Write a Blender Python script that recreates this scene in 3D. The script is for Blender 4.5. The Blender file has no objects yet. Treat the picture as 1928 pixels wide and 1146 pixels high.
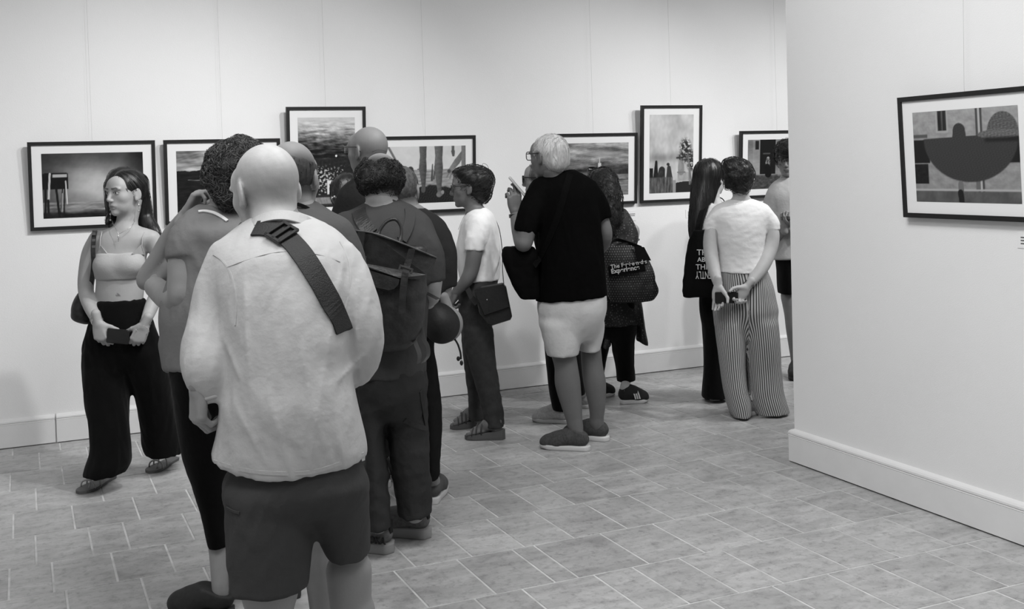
import bpy, bmesh, math, random
import numpy as np
from mathutils import Vector, Matrix
from mathutils.bvhtree import BVHTree
from mathutils.kdtree import KDTree

sc = bpy.context.scene
COL = sc.collection
# ------------------------------------------------------------------ camera
YAW, PITCH, ROLL, FPX, PPY = 0.418036568, 0.0284739997, -0.0283838369, 2082.61949, 372.0519
IW, IH = 1928, 1146
CAMZ = 1.54
CP = np.array([0.0, 0.0, CAMZ])
cF = np.array([math.sin(YAW)*math.cos(PITCH), math.cos(YAW)*math.cos(PITCH), -math.sin(PITCH)])
cR0 = np.array([math.cos(YAW), -math.sin(YAW), 0.0])
cU0 = np.cross(cR0, cF)
cR = math.cos(ROLL)*cR0 + math.sin(ROLL)*cU0
cU = -math.sin(ROLL)*cR0 + math.cos(ROLL)*cU0
F0 = np.array([math.sin(YAW), math.cos(YAW), 0.0])     # level heading of the lens
Z0 = np.array([0.0, 0.0, 1.0])
cam_data = bpy.data.cameras.new('camera')
cam = bpy.data.objects.new('camera', cam_data); COL.objects.link(cam)
cam_data.sensor_fit = 'HORIZONTAL'; cam_data.sensor_width = 36.0
cam_data.lens = 36.0*FPX/IW
cam_data.shift_y = -(IH/2 - PPY)/IW
cam_data.clip_start = 0.05
cam.matrix_world = Matrix(((cR[0], cU[0], -cF[0], CP[0]), (cR[1], cU[1], -cF[1], CP[1]), (cR[2], cU[2], -cF[2], CP[2]), (0, 0, 0, 1)))
sc.camera = cam
# ------------------------------------------------------------------ light
sc.view_settings.view_transform = 'Standard'; sc.view_settings.look = 'None'
sc.view_settings.gamma = 1.0; sc.view_settings.use_curve_mapping = False
sc.view_settings.exposure = 0.14
world = bpy.data.worlds.new('world'); sc.world = world; world.use_nodes = True
world.node_tree.nodes['Background'].inputs[0].default_value = (0.5, 0.5, 0.5, 1)
world.node_tree.nodes['Background'].inputs[1].default_value = 0.3
BACK_Y, RIGHT_X, CORNER_Y, CEIL_Z = 6.984, 3.541, 4.545, 3.9
X0, X1, Y0 = -3.2, 8.6, -3.4
def aim(o, loc, target):
    d = Vector(target)-Vector(loc)
    o.location = loc; o.rotation_euler = d.to_track_quat('-Z', 'Y').to_euler()
def spot(name, loc, target, power, angle, blend, radius):
    l = bpy.data.lights.new(name, 'SPOT'); l.energy = power; l.spot_size = math.radians(angle); l.spot_blend = blend; l.shadow_soft_size = radius
    o = bpy.data.objects.new(name, l); COL.objects.link(o); aim(o, loc, target); return o
def area(name, loc, target, power, sx, sy):
    l = bpy.data.lights.new(name, 'AREA'); l.shape = 'RECTANGLE'; l.size = sx; l.size_y = sy; l.energy = power
    o = bpy.data.objects.new(name, l); COL.objects.link(o); aim(o, loc, target); return o
for i in range(8):                                   # wall washers on a ceiling track
    x = 0.1+i*1.05
    spot('wall_washer', (x+1.5, 4.15, 3.75), (x, BACK_Y, 0.75), 200 if x < 4 else 170, 64, 1.0, 0.06)
for i in range(4):                                   # washers for the partition on the right
    y = 4.2-i*1.3
    spot('wall_washer', (1.45, y-0.4, 3.75), (RIGHT_X, y-0.6, 0.35), 44, 80, 1.0, 0.09)
for (x, y, e) in ((-1.2, 1.0, 16), (1.3, 1.0, 20), (-0.3, 2.6, 44), (1.5, 3.1, 58), (6.2, 4.2, 40)):   # unseen soft fill lamps, added under the ceiling
    area('ceiling_fill', (x, y, CEIL_Z-0.03), (x, y, 0), e, 1.2, 1.2)

# ------------------------------------------------------------------ helpers
def px(x, y, D):                                     # photo pixel at forward distance D -> point
    return CP + D*(cF + ((x-IW/2)/FPX)*cR - ((y-PPY)/FPX)*cU)
def fl(x, y, z=0.0):                                 # photo pixel on the floor (or height z)
    d = cF + ((x-IW/2)/FPX)*cR - ((y-PPY)/FPX)*cU
    return CP + d*((z-CAMZ)/d[2])
def wallpt(x, y, yy=BACK_Y):
    d = cF + ((x-IW/2)/FPX)*cR - ((y-PPY)/FPX)*cU
    return CP + d*(yy/d[1])
def V(r, u, a):                                      # right, up, away
    v = r*cR0 + u*Z0 + a*F0
    return v/np.linalg.norm(v)
def nrm(v): return v/max(np.linalg.norm(v), 1e-9)

MATS = {}
def mat(name, col=0.5, rough=0.7, var=0.0, vscale=6.0, bump=0.0, bscale=60.0, attr=False, metal=0.0, spec=0.4, stretch=None, sheen=0.0, coat=0.0):
    if name in MATS: return MATS[name]
    m = bpy.data.materials.new(name); m.use_nodes = True
    nt = m.node_tree; b = nt.nodes['Principled BSDF']
    b.inputs['Roughness'].default_value = rough; b.inputs['Metallic'].default_value = metal
    b.inputs['Specular IOR Level'].default_value = spec
    if sheen: b.inputs['Sheen Weight'].default_value = sheen
    if coat: b.inputs['Coat Weight'].default_value = coat
    N = nt.nodes.new; L = nt.links.new
    tc = N('ShaderNodeTexCoord'); mp = N('ShaderNodeMapping'); L(tc.outputs['Object'], mp.inputs['Vector'])
    if stretch: mp.inputs['Scale'].default_value = stretch
    colout = None
    if attr:
        at = N('ShaderNodeAttribute'); at.attribute_name = 'tint'; colout = at.outputs['Fac']
    if var > 0:
        nz = N('ShaderNodeTexNoise'); nz.inputs['Scale'].default_value = vscale; nz.inputs['Detail'].default_value = 6
        L(mp.outputs['Vector'], nz.inputs['Vector'])
        mr = N('ShaderNodeMapRange'); mr.inputs['From Min'].default_value = 0.25; mr.inputs['From Max'].default_value = 0.75
        mr.inputs['To Min'].default_value = 1-var; mr.inputs['To Max'].default_value = 1+var
        L(nz.outputs['Fac'], mr.inputs['Value'])
        mu = N('ShaderNodeMath'); mu.operation = 'MULTIPLY'
        L(mr.outputs['Result'], mu.inputs[0])
        if colout is not None: L(colout, mu.inputs[1])
        else: mu.inputs[1].default_value = col
        colout = mu.outputs[0]
    if colout is not None:
        cc = N('ShaderNodeCombineColor')
        for i in range(3): L(colout, cc.inputs[i])
        L(cc.outputs[0], b.inputs['Base Color'])
    else:
        b.inputs['Base Color'].default_value = (col, col, col, 1)
    if bump > 0:
        nb = N('ShaderNodeTexNoise'); nb.inputs['Scale'].default_value = bscale; nb.inputs['Detail'].default_value = 4
        L(mp.outputs['Vector'], nb.inputs['Vector'])
        bp = N('ShaderNodeBump'); bp.inputs['Strength'].default_value = bump; bp.inputs['Distance'].default_value = 0.01
        L(nb.outputs['Fac'], bp.inputs['Height']); L(bp.outputs['Normal'], b.inputs['Normal'])
    MATS[name] = m
    return m

def tagv(o, label=None, cat=None, group=None, kind=None):
    if label: o['label'] = label
    if cat: o['category'] = cat
    if group: o['group'] = group
    if kind: o['kind'] = kind
    return o
def make_mesh(name, v, f, smooth=True, attrs=None):
    me = bpy.data.meshes.new(name)
    v = np.asarray(v, np.float32)
    if isinstance(f, np.ndarray):
        n = len(f); k = f.shape[1]
        me.vertices.add(len(v)); me.vertices.foreach_set('co', v.ravel())
        me.loops.add(n*k); me.loops.foreach_set('vertex_index', f.astype(np.int32).ravel())
        me.polygons.add(n); me.polygons.foreach_set('loop_start', (np.arange(n)*k).astype(np.int32))
        me.polygons.foreach_set('use_smooth', np.full(n, smooth, bool))
        me.update(calc_edges=True)
    else:
        me.from_pydata(v.tolist(), [], f)
        me.polygons.foreach_set('use_smooth', np.full(len(me.polygons), smooth, bool)); me.update()
    if attrs:
        for an, arr in attrs.items():
            a = me.attributes.new(an, 'FLOAT', 'POINT'); a.data.foreach_set('value', np.asarray(arr, np.float32))
    return me
def obj(name, v, f, m, parent=None, smooth=True, attrs=None):
    """v in world coordinates; stored relative to the parent's origin"""
    base = np.zeros(3)
    p = parent
    while p is not None:
        base = base + np.array(p.location); p = p.parent
    me = make_mesh(name, np.asarray(v, float)-base, f, smooth, attrs)
    me.materials.append(m)
    o = bpy.data.objects.new(name, me); COL.objects.link(o)
    if parent is not None: o.parent = parent
    return o
def empty(name, loc):
    o = bpy.data.objects.new(name, None); COL.objects.link(o); o.location = [float(c) for c in loc]; o.empty_display_size = 0.1
    return o

class MB:                                            # plain polygon collector (world coordinates)
    def __init__(s): s.v = []; s.f = []
    def add(s, v, f):
        n = len(s.v); s.v += [tuple(map(float, q)) for q in v]; s.f += [tuple(i+n for i in q) for q in f]; return s
    def box(s, lo, hi):
        x0, y0, z0 = lo; x1, y1, z1 = hi
        return s.add([(x0,y0,z0),(x1,y0,z0),(x1,y1,z0),(x0,y1,z0),(x0,y0,z1),(x1,y0,z1),(x1,y1,z1),(x0,y1,z1)],
                     [(0,3,2,1),(4,5,6,7),(0,1,5,4),(1,2,6,5),(2,3,7,6),(3,0,4,7)])
    def obox(s, c, ax, ay, az, hx, hy, hz, bev=0.0):
        """box about c with axes ax, ay, az and half sizes; edges chamfered by bev"""
        c = np.asarray(c, float)
        if bev <= 0:
            vs = [c+ax*hx*a+ay*hy*b+az*hz*d for d in (-1,1) for (a,b) in ((-1,-1),(1,-1),(1,1),(-1,1))]
            return s.add(vs, [(0,3,2,1),(4,5,6,7),(0,1,5,4),(1,2,6,5),(2,3,7,6),(3,0,4,7)])
        rings = []
        for (dz, ins) in ((-hz, bev), (-hz+bev, 0), (hz-bev, 0), (hz, bev)):
            ring = []
            for (sx, sy) in ((-1,-1),(1,-1),(1,1),(-1,1)):
                cx, cy = sx*(hx-ins), sy*(hy-ins)
                b2 = min(bev*2.5, hx*0.5, hy*0.5)
                pts = [(cx, cy-sy*b2), (cx-sx*b2*0.3, cy-sy*b2*0.3), (cx-sx*b2, cy)]
                if sx*sy > 0: pts = pts[::-1] if sx < 0 else pts
                if sx < 0 and sy < 0: pts = [(cx, cy-sy*b2), (cx-sx*b2*0.3, cy-sy*b2*0.3), (cx-sx*b2, cy)]
                if sx > 0 and sy < 0: pts = [(cx-sx*b2, cy), (cx-sx*b2*0.3, cy-sy*b2*0.3), (cx, cy-sy*b2)]
                if sx > 0 and sy > 0: pts = [(cx, cy-sy*b2), (cx-sx*b2*0.3, cy-sy*b2*0.3), (cx-sx*b2, cy)]
                if sx < 0 and sy > 0: pts = [(cx-sx*b2, cy), (cx-sx*b2*0.3, cy-sy*b2*0.3), (cx, cy-sy*b2)]
                ring += pts
            rings.append([c+ax*q[0]+ay*q[1]+az*dz for q in ring])
        n = 12; vs = sum(rings, []); fs = [tuple(range(n))[::-1], tuple(range(3*n, 4*n))]
        for r in range(3):
            for i in range(n): fs.append((r*n+i, r*n+(i+1)%n, (r+1)*n+(i+1)%n, (r+1)*n+i))
        return s.add(vs, fs)
    def tube(s, pts, r, n=8, closed=False, flat=None):
        """swept tube; r number or list; flat=(normal dir, ratio) makes an oval section"""
        P = [np.asarray(q, float) for q in pts]; m = len(P)
        rr = r if hasattr(r, '__len__') else [r]*m
        up = np.array([0.13, 0.21, 0.97]); vs = []; fs = []
        for i in range(m):
            a = P[i-1] if (i > 0 or closed) else P[i]; b = P[(i+1) % m] if (i < m-1 or closed) else P[i]
            t = nrm(b-a); u = nrm(np.cross(t, up)) if abs(t@up) < 0.98 else nrm(np.cross(t, [1, 0, 0])); w = np.cross(u, t)
            up = w
            for k in range(n):
                ang = 2*math.pi*k/n; vs.append(P[i]+rr[i]*(math.cos(ang)*u+math.sin(ang)*w))
        for i in range(m if closed else m-1):
            for k in range(n):
                j = (i+1) % m; fs.append((i*n+k, i*n+(k+1) % n, j*n+(k+1) % n, j*n+k))
        if not closed: fs += [tuple(range(n))[::-1], tuple(range((m-1)*n, m*n))]
        return s.add(vs, fs)
    def ribbon(s, pts, across, nor, w, t):
        """flat band along pts; across and nor: direction per point (or one); w width, t thickness"""
        m = len(pts); vs = []; fs = []
        for i in range(m):
            ac = across[i] if isinstance(across, list) else across; no = nor[i] if isinstance(nor, list) else nor
            p = np.asarray(pts[i], float)
            for (a, b) in ((-1,-1),(1,-1),(1,1),(-1,1)): vs.append(p+ac*w/2*a+no*t/2*b)
        for i in range(m-1):
            for k in range(4): fs.append((i*4+k, i*4+(k+1) % 4, (i+1)*4+(k+1) % 4, (i+1)*4+k))
        fs += [(3,2,1,0), tuple(range((m-1)*4, m*4))]
        return s.add(vs, fs)
    def sphere(s, c, r, n=8, sc3=(1,1,1)):
        c = np.asarray(c, float); vs = []; fs = []
        for i in range(n+1):
            th = math.pi*i/n
            for k in range(2*n):
                a = math.pi*k/n; vs.append(c+r*np.array([math.sin(th)*math.cos(a)*sc3[0], math.sin(th)*math.sin(a)*sc3[1], math.cos(th)*sc3[2]]))
        for i in range(n):
            for k in range(2*n): fs.append((i*2*n+k, (i+1)*2*n+k, (i+1)*2*n+(k+1) % (2*n), i*2*n+(k+1) % (2*n)))
        return s.add(vs, fs)
    def prism(s, poly, ax, ay, az, o, h):
        """polygon (list of 2D) in axes ax, ay about o, extruded h along az"""
        o = np.asarray(o, float); n = len(poly)
        vs = [o+ax*a+ay*b for a, b in poly]+[o+ax*a+ay*b+az*h for a, b in poly]
        fs = [tuple(range(n))[::-1], tuple(range(n, 2*n))]+[(i, (i+1) % n, n+(i+1) % n, n+i) for i in range(n)]
        return s.add(vs, fs)
    def build(s, name, m, parent=None, smooth=False, attrs=None):
        return obj(name, np.array(s.v), s.f, m, parent, smooth, attrs)

# ------------------------------------------------------------------ implicit surfaces (bodies, cloth, hair)
def smin(a, b, k):
    if k <= 0: return np.minimum(a, b)
    h = np.maximum(k-np.abs(a-b), 0)/k
    return np.minimum(a, b)-h*h*k*0.25
class Cone:
    def __init__(s, a, b, ra, rb, k=0.0, op=1):
        s.a = np.asarray(a, float); s.b = np.asarray(b, float); s.ra = ra; s.rb = rb; s.k = k; s.op = op
        s.lo = np.minimum(s.a-ra, s.b-rb); s.hi = np.maximum(s.a+ra, s.b+rb)
    def ev(s, X, Y, Zz):
        ba = s.b-s.a; l2 = max(ba@ba, 1e-12)
        t = np.clip(((X-s.a[0])*ba[0]+(Y-s.a[1])*ba[1]+(Zz-s.a[2])*ba[2])/l2, 0, 1)
        dx = X-s.a[0]-t*ba[0]; dy = Y-s.a[1]-t*ba[1]; dz = Zz-s.a[2]-t*ba[2]
        return np.sqrt(dx*dx+dy*dy+dz*dz)-(s.ra+t*(s.rb-s.ra))
class Ell:
    def __init__(s, c, r, M=None, k=0.0, op=1):
        s.c = np.asarray(c, float); s.r = np.asarray(r, float) if hasattr(r, '__len__') else np.array([r]*3, float)
        s.M = np.eye(3) if M is None else M; s.k = k; s.op = op    # rows of M: local axes in world
        e = np.sqrt(((s.M*s.r[:, None])**2).sum(0)); s.lo = s.c-e; s.hi = s.c+e
    def ev(s, X, Y, Zz):
        dx = X-s.c[0]; dy = Y-s.c[1]; dz = Zz-s.c[2]; k0 = 0; k1 = 0
        for i in range(3):
            q = (dx*s.M[i, 0]+dy*s.M[i, 1]+dz*s.M[i, 2])/s.r[i]; k0 = k0+q*q; k1 = k1+(q/s.r[i])**2
        k0 = np.sqrt(k0); k1 = np.sqrt(k1)
        return k0*(k0-1)/np.maximum(k1, 1e-6)
class Loft:
    """stack of horizontal oval sections; rows (centre, half width, half depth), lat/dep axes"""
    def __init__(s, C, Wd, Dp, lat=None, k=0.0, op=1, n=2.0, rnd=0.012, tilt=(0, 0), bow=0.0, ang=None, toptilt=0.0, rtop=None):
        s.rtop = rtop if rtop is not None else (max(rnd, .04) if k > 0 else rnd)
        C = np.asarray(C, float); o = np.argsort(C[:, 2]); C = C[o]; Wd = np.asarray(Wd, float)[o]; Dp = np.asarray(Dp, float)[o]
        zz = np.linspace(C[0, 2], C[-1, 2], 120)
        def cub(vals):                                # monotone-ish cubic (Catmull-Rom in z)
            z = C[:, 2]; m = np.gradient(vals, z) if len(z) > 2 else np.full(len(z), (vals[-1]-vals[0])/(z[-1]-z[0]))
            i = np.clip(np.searchsorted(z, zz)-1, 0, len(z)-2); h = z[i+1]-z[i]; t = (zz-z[i])/h
            return (2*t**3-3*t**2+1)*vals[i]+(t**3-2*t**2+t)*h*m[i]+(-2*t**3+3*t**2)*vals[i+1]+(t**3-t**2)*h*m[i+1]
        s.zz = zz; s.cx = cub(C[:, 0]); s.cy = cub(C[:, 1]); s.w = np.maximum(cub(Wd), 0.005); s.d = np.maximum(cub(Dp), 0.005)
        s.lat = cR0 if lat is None else lat; s.dep = np.cross(Z0, s.lat); s.k = k; s.op = op; s.n = n; s.rnd = rnd
        s.z0 = zz[0]; s.z1 = zz[-1]; s.tilt = tilt; s.bow = bow; s.toptilt = toptilt
        mw = max(s.w.max(), s.d.max()); ex = mw*(abs(tilt[0])+abs(tilt[1])+abs(toptilt))+abs(bow)*mw*mw
        s.lo = np.array([s.cx.min()-mw, s.cy.min()-mw, s.z0-ex]); s.hi = np.array([s.cx.max()+mw, s.cy.max()+mw, s.z1+ex])
        s.Cc = C; s.Ww = Wd; s.Dd = Dp
    def at(s, z): return np.array([np.interp(z, s.zz, s.cx), np.interp(z, s.zz, s.cy), z])
    def ev(s, X, Y, Zz):
        cx = np.interp(Zz, s.zz, s.cx); cy = np.interp(Zz, s.zz, s.cy); w = np.interp(Zz, s.zz, s.w); d = np.interp(Zz, s.zz, s.d)
        dx = X-cx; dy = Y-cy
        u = dx*s.lat[0]+dy*s.lat[1]; v = dx*s.dep[0]+dy*s.dep[1]
        if s.n == 2.0:
            k0 = np.sqrt((u/w)**2+(v/d)**2); k1 = np.sqrt((u/w**2)**2+(v/d**2)**2)
            r = k0*(k0-1)/np.maximum(k1, 1e-6)
        else:
            k0 = (np.abs(u/w)**s.n+np.abs(v/d)**s.n)**(1/s.n); r = (k0-1)*np.minimum(w, d)
        lowp = s.z0+s.tilt[0]*u+s.tilt[1]*v+s.bow*u*u-Zz
        highp = Zz-s.z1-s.toptilt*u
        r = -smin(-r, -lowp, s.rnd)
        return -smin(-r, -highp, s.rtop)
class Cut:                                           # half space removed: keeps (p-o).n < 0
    def __init__(s, o, n, lo, hi, k=0.006): s.o = np.asarray(o, float); s.nn = nrm(np.asarray(n, float)); s.lo = np.asarray(lo, float); s.hi = np.asarray(hi, float); s.k = k; s.op = 3
    def ev(s, X, Y, Zz): return (X-s.o[0])*s.nn[0]+(Y-s.o[1])*s.nn[1]+(Zz-s.o[2])*s.nn[2]
class Group:                                         # a few shapes trimmed together by planes, then blended in as one
    def __init__(s, prims, cuts, k=0.0, op=1, kc=0.006):
        s.p = prims; s.c = [(np.asarray(o, float), nrm(np.asarray(n, float))) for o, n in cuts]; s.k = k; s.op = op; s.kc = kc
        s.lo = np.min([q.lo for q in prims], 0); s.hi = np.max([q.hi for q in prims], 0)
    def ev(s, X, Y, Zz):
        d = None
        for q in s.p: e = q.ev(X, Y, Zz); d = e if d is None else np.minimum(d, e)
        for o, n in s.c: d = -smin(-d, -((X-o[0])*n[0]+(Y-o[1])*n[1]+(Zz-o[2])*n[2]), s.kc)
        return d
def catmull(P, n=4):
    P = [np.asarray(q, float) for q in P]; out = []
    for i in range(len(P)-1):
        p0 = P[max(i-1, 0)]; p1 = P[i]; p2 = P[i+1]; p3 = P[min(i+2, len(P)-1)]
        for j in range(n):
            t = j/n; out.append(0.5*((2*p1)+(p2-p0)*t+(2*p0-5*p1+4*p2-p3)*t*t+(3*p1-p0-3*p2+p3)*t**3))
    out.append(P[-1]); return out
def tubep(pts, radii, k=0.0, n=4, op=1):
    Q = catmull([np.append(p, r) for p, r in zip(pts, radii)], n)
    out = []
    for i in range(len(Q)-1): out.append(Cone(Q[i][:3], Q[i+1][:3], Q[i][3], Q[i+1][3], 0.0))
    return [Group(out, [], k, op)]
def wn(X, Y, Zz, f, seed):
    r = np.random.RandomState(seed); o = 0
    for i in range(3):
        d = r.normal(size=3); d /= np.linalg.norm(d); e = r.normal(size=3); e /= np.linalg.norm(e); ph = r.rand(2)*6.28
        o = o+np.sin(f*(d[0]*X+d[1]*Y+d[2]*Zz)+ph[0]+1.4*np.sin(0.6*f*(e[0]*X+e[1]*Y+e[2]*Zz)+ph[1]))
    return o/3
EDG = [(a, b) for a in range(8) for b in range(a+1, 8) if bin(a ^ b).count('1') == 1]
def polygonise(prims, res, disp=None, band=0.035):
    add = [p for p in prims if p.op == 1]
    lo = np.min([p.lo for p in add], 0)-4*res-0.01; hi = np.max([p.hi for p in add], 0)+4*res+0.01
    n = np.ceil((hi-lo)/res).astype(int)+1
    ax = [(lo[i]+np.arange(n[i])*res) for i in range(3)]
    D = np.full(n, 0.2, np.float32)
    for p in prims:
        kk = max(p.k, 0.0)+3*res+0.012
        i0 = np.clip(((p.lo-kk-lo)/res).astype(int), 0, n-1); i1 = np.clip(((p.hi+kk-lo)/res).astype(int)+2, 1, n)
        if np.any(i1 <= i0): continue
        sl = tuple(slice(a, b) for a, b in zip(i0, i1))
        d = p.ev(ax[0][sl[0]][:, None, None], ax[1][sl[1]][None, :, None], ax[2][sl[2]][None, None, :])
        if p.op == 1: D[sl] = smin(D[sl], d, p.k)
        elif p.op == 3: D[sl] = -smin(-D[sl], -d, p.k)
        else: D[sl] = -smin(-D[sl], d, p.k)
    if disp is not None:
        I = np.nonzero(np.abs(D) < band)
        D[I] += disp(ax[0][I[0]], ax[1][I[1]], ax[2][I[2]]).astype(np.float32)
    s = D < 0
    D[0], D[-1] = 0.2, 0.2; s = D < 0
    cnt = np.zeros(tuple(n-1), np.int8)
    for c in range(8):
        a, b, e = c & 1, (c >> 1) & 1, (c >> 2) & 1
        cnt += s[a:n[0]-1+a, b:n[1]-1+b, e:n[2]-1+e]
    I = np.nonzero((cnt > 0) & (cnt < 8)); M = len(I[0])
    vals = np.stack([D[I[0]+(c & 1), I[1]+((c >> 1) & 1), I[2]+((c >> 2) & 1)] for c in range(8)], 1)
    off = np.array([[c & 1, (c >> 1) & 1, (c >> 2) & 1] for c in range(8)], float)
    acc = np.zeros((M, 3)); ct = np.zeros(M)
    for a, b in EDG:
        va, vb = vals[:, a], vals[:, b]; m = (va < 0) != (vb < 0)
        t = np.where(m, va/np.where(m, va-vb, 1), 0)
        acc += np.where(m[:, None], off[a]+t[:, None]*(off[b]-off[a]), 0); ct += m
    verts = lo+(np.stack(I, 1)+acc/ct[:, None])*res
    vid = np.full(tuple(n-1), -1, np.int32); vid[I] = np.arange(M)
    faces = []
    for axis in range(3):
        o1, o2 = (axis+1) % 3, (axis+2) % 3
        A = [slice(None)]*3; B = [slice(None)]*3
        A[axis] = slice(0, n[axis]-1); B[axis] = slice(1, n[axis])
        for o_ in (o1, o2): A[o_] = slice(1, n[o_]-1); B[o_] = slice(1, n[o_]-1)
        sa, sb = s[tuple(A)], s[tuple(B)]
        J = np.nonzero(sa != sb); flip = sa[J]
        idx = [None]*3; idx[axis] = J[axis]; idx[o1] = J[o1]+1; idx[o2] = J[o2]+1
        def g(d1, d2):
            q = [None]*3; q[axis] = idx[axis]; q[o1] = idx[o1]-d1; q[o2] = idx[o2]-d2
            return vid[q[0], q[1], q[2]]
        q = np.stack([g(1, 1), g(0, 1), g(0, 0), g(1, 0)], 1)
        q[~flip] = q[~flip][:, ::-1]
        faces.append(q)
    faces = np.concatenate(faces); faces = faces[(faces >= 0).all(1)]
    return verts, faces
def vnormals(v, f):
    a = v[f[:, 2]]-v[f[:, 0]]; b = v[f[:, 3]]-v[f[:, 1]]; n = np.cross(a, b); o = np.zeros_like(v)
    for i in range(4): np.add.at(o, f[:, i], n)
    return o/np.maximum(np.linalg.norm(o, axis=1), 1e-12)[:, None]
def text_mesh(body, size, o, ax, ay, m, parent, name='lettering', bold=0.0, align='LEFT', depth=0.0008, spacing=1.0):
    cu = bpy.data.curves.new('lettering', 'FONT'); cu.body = body; cu.size = size; cu.extrude = depth; cu.offset = bold; cu.align_x = align; cu.space_character = spacing
    t = bpy.data.objects.new('lettering_tmp', cu); COL.objects.link(t)
    bpy.context.view_layer.update()
    me = bpy.data.meshes.new_from_object(t.evaluated_get(bpy.context.evaluated_depsgraph_get()))
    bpy.data.objects.remove(t); bpy.data.curves.remove(cu)
    az = np.cross(ax, ay); base = np.zeros(3); p = parent
    while p is not None: base = base+np.array(p.location); p = p.parent
    c = np.zeros(len(me.vertices)*3); me.vertices.foreach_get('co', c); c = c.reshape(-1, 3)
    w = np.asarray(o, float)+c[:, :1]*ax+c[:, 1:2]*ay+c[:, 2:]*az-base
    me.vertices.foreach_set('co', w.ravel()); me.materials.clear(); me.materials.append(m); me.update()
    ob = bpy.data.objects.new(name, me); COL.objects.link(ob); ob.parent = parent
    return ob
# ------------------------------------------------------------------ the room
M_WALL = mat('white_wall_paint', 0.80, 0.75, var=0.02, vscale=1.5, bump=0.12, bscale=220)
M_TRIM = mat('white_trim_paint', 0.74, 0.5, var=0.03, vscale=8, bump=0.05, bscale=40)
M_CEIL = mat('ceiling_paint', 0.5, 0.9, var=0.02, vscale=2)
M_GROUT = mat('pale_grout', 0.58, 0.85, var=0.25, vscale=9)
def tile_material():
    m = mat('stone_tile', 0.26, 0.42, spec=0.35)
    nt = m.node_tree; b = nt.nodes['Principled BSDF']; N = nt.nodes.new; L = nt.links.new
    tc = N('ShaderNodeTexCoord'); geo = N('ShaderNodeNewGeometry'); oi = N('ShaderNodeObjectInfo')
    mp = N('ShaderNodeMapping'); mp.inputs['Scale'].default_value = (2.2, 5.0, 1); mp.inputs['Rotation'].default_value = (0, 0, 0.3)
    L(geo.outputs['Position'], mp.inputs['Vector'])
    n1 = N('ShaderNodeTexNoise'); n1.inputs['Scale'].default_value = 2.2; n1.inputs['Detail'].default_value = 9; n1.inputs['Roughness'].default_value = 0.68
    n1.inputs['Distortion'].default_value = 0.6
    L(mp.outputs['Vector'], n1.inputs['Vector'])
    n2 = N('ShaderNodeTexNoise'); n2.inputs['Scale'].default_value = 26; n2.inputs['Detail'].default_value = 6; n2.inputs['Roughness'].default_value = 0.75
    L(geo.outputs['Position'], n2.inputs['Vector'])
    r1 = N('ShaderNodeMapRange'); r1.inputs[1].default_value = 0.25; r1.inputs[2].default_value = 0.75; r1.inputs[3].default_value = 0.66; r1.inputs[4].default_value = 1.30
    L(n1.outputs['Fac'], r1.inputs[0])
    r2 = N('ShaderNodeMapRange'); r2.inputs[1].default_value = 0.3; r2.inputs[2].default_value = 0.5; r2.inputs[3].default_value = 0.60; r2.inputs[4].default_value = 1.02
    L(n2.outputs['Fac'], r2.inputs[0])
    r3 = N('ShaderNodeMapRange'); r3.inputs[3].default_value = 0.9; r3.inputs[4].default_value = 1.1
    L(oi.outputs['Random'], r3.inputs[0])
    a = N('ShaderNodeMath'); a.operation = 'MULTIPLY'; L(r1.outputs[0], a.inputs[0]); L(r2.outputs[0], a.inputs[1])
    c = N('ShaderNodeMath'); c.operation = 'MULTIPLY'; L(a.outputs[0], c.inputs[0]); L(r3.outputs[0], c.inputs[1])
    d = N('ShaderNodeMath'); d.operation = 'MULTIPLY'; L(c.outputs[0], d.inputs[0]); d.inputs[1].default_value = 0.40
    cc = N('ShaderNodeCombineColor')
    for i in range(3): L(d.outputs[0], cc.inputs[i])
    L(cc.outputs[0], b.inputs['Base Color'])
    rr = N('ShaderNodeMapRange'); rr.inputs[3].default_value = 0.30; rr.inputs[4].default_value = 0.55
    L(n1.outputs['Fac'], rr.inputs[0]); L(rr.outputs[0], b.inputs['Roughness'])
    bp = N('ShaderNodeBump'); bp.inputs['Strength'].default_value = 0.25; bp.inputs['Distance'].default_value = 0.004
    L(n2.outputs['Fac'], bp.inputs['Height']); L(bp.outputs['Normal'], b.inputs['Normal'])
    return m
M_TILE = tile_material()
XW = 8.6
def struct(name, lo, hi, m):
    o = MB().box(lo, hi).build(name, m); tagv(o, kind='structure'); return o
floor = struct('floor', (X0-0.2, Y0-0.2, -0.2), (XW+0.2, BACK_Y+0.2, -0.0025), M_GROUT)
floor['label'] = 'mottled grey stone tiled gallery floor with pale joints'
struct('wall_back', (X0-0.2, BACK_Y, -0.0025), (XW+0.2, BACK_Y+0.2, CEIL_Z), M_WALL)
struct('wall_left', (X0-0.2, Y0, -0.0025), (X0, BACK_Y, CEIL_Z), M_WALL)
struct('wall_rear', (X0-0.2, Y0-0.2, -0.0025), (XW+0.2, Y0, CEIL_Z), M_WALL)
struct('wall_far_right', (XW, Y0, -0.0025), (XW+0.2, BACK_Y, CEIL_Z), M_WALL)
struct('wall_right', (RIGHT_X, Y0, -0.0025), (RIGHT_X+0.42, CORNER_Y-0.02, CEIL_Z), M_WALL)
struct('ceiling', (X0-0.2, Y0-0.2, CEIL_Z), (XW+0.2, BACK_Y+0.2, CEIL_Z+0.2), M_CEIL)
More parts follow.
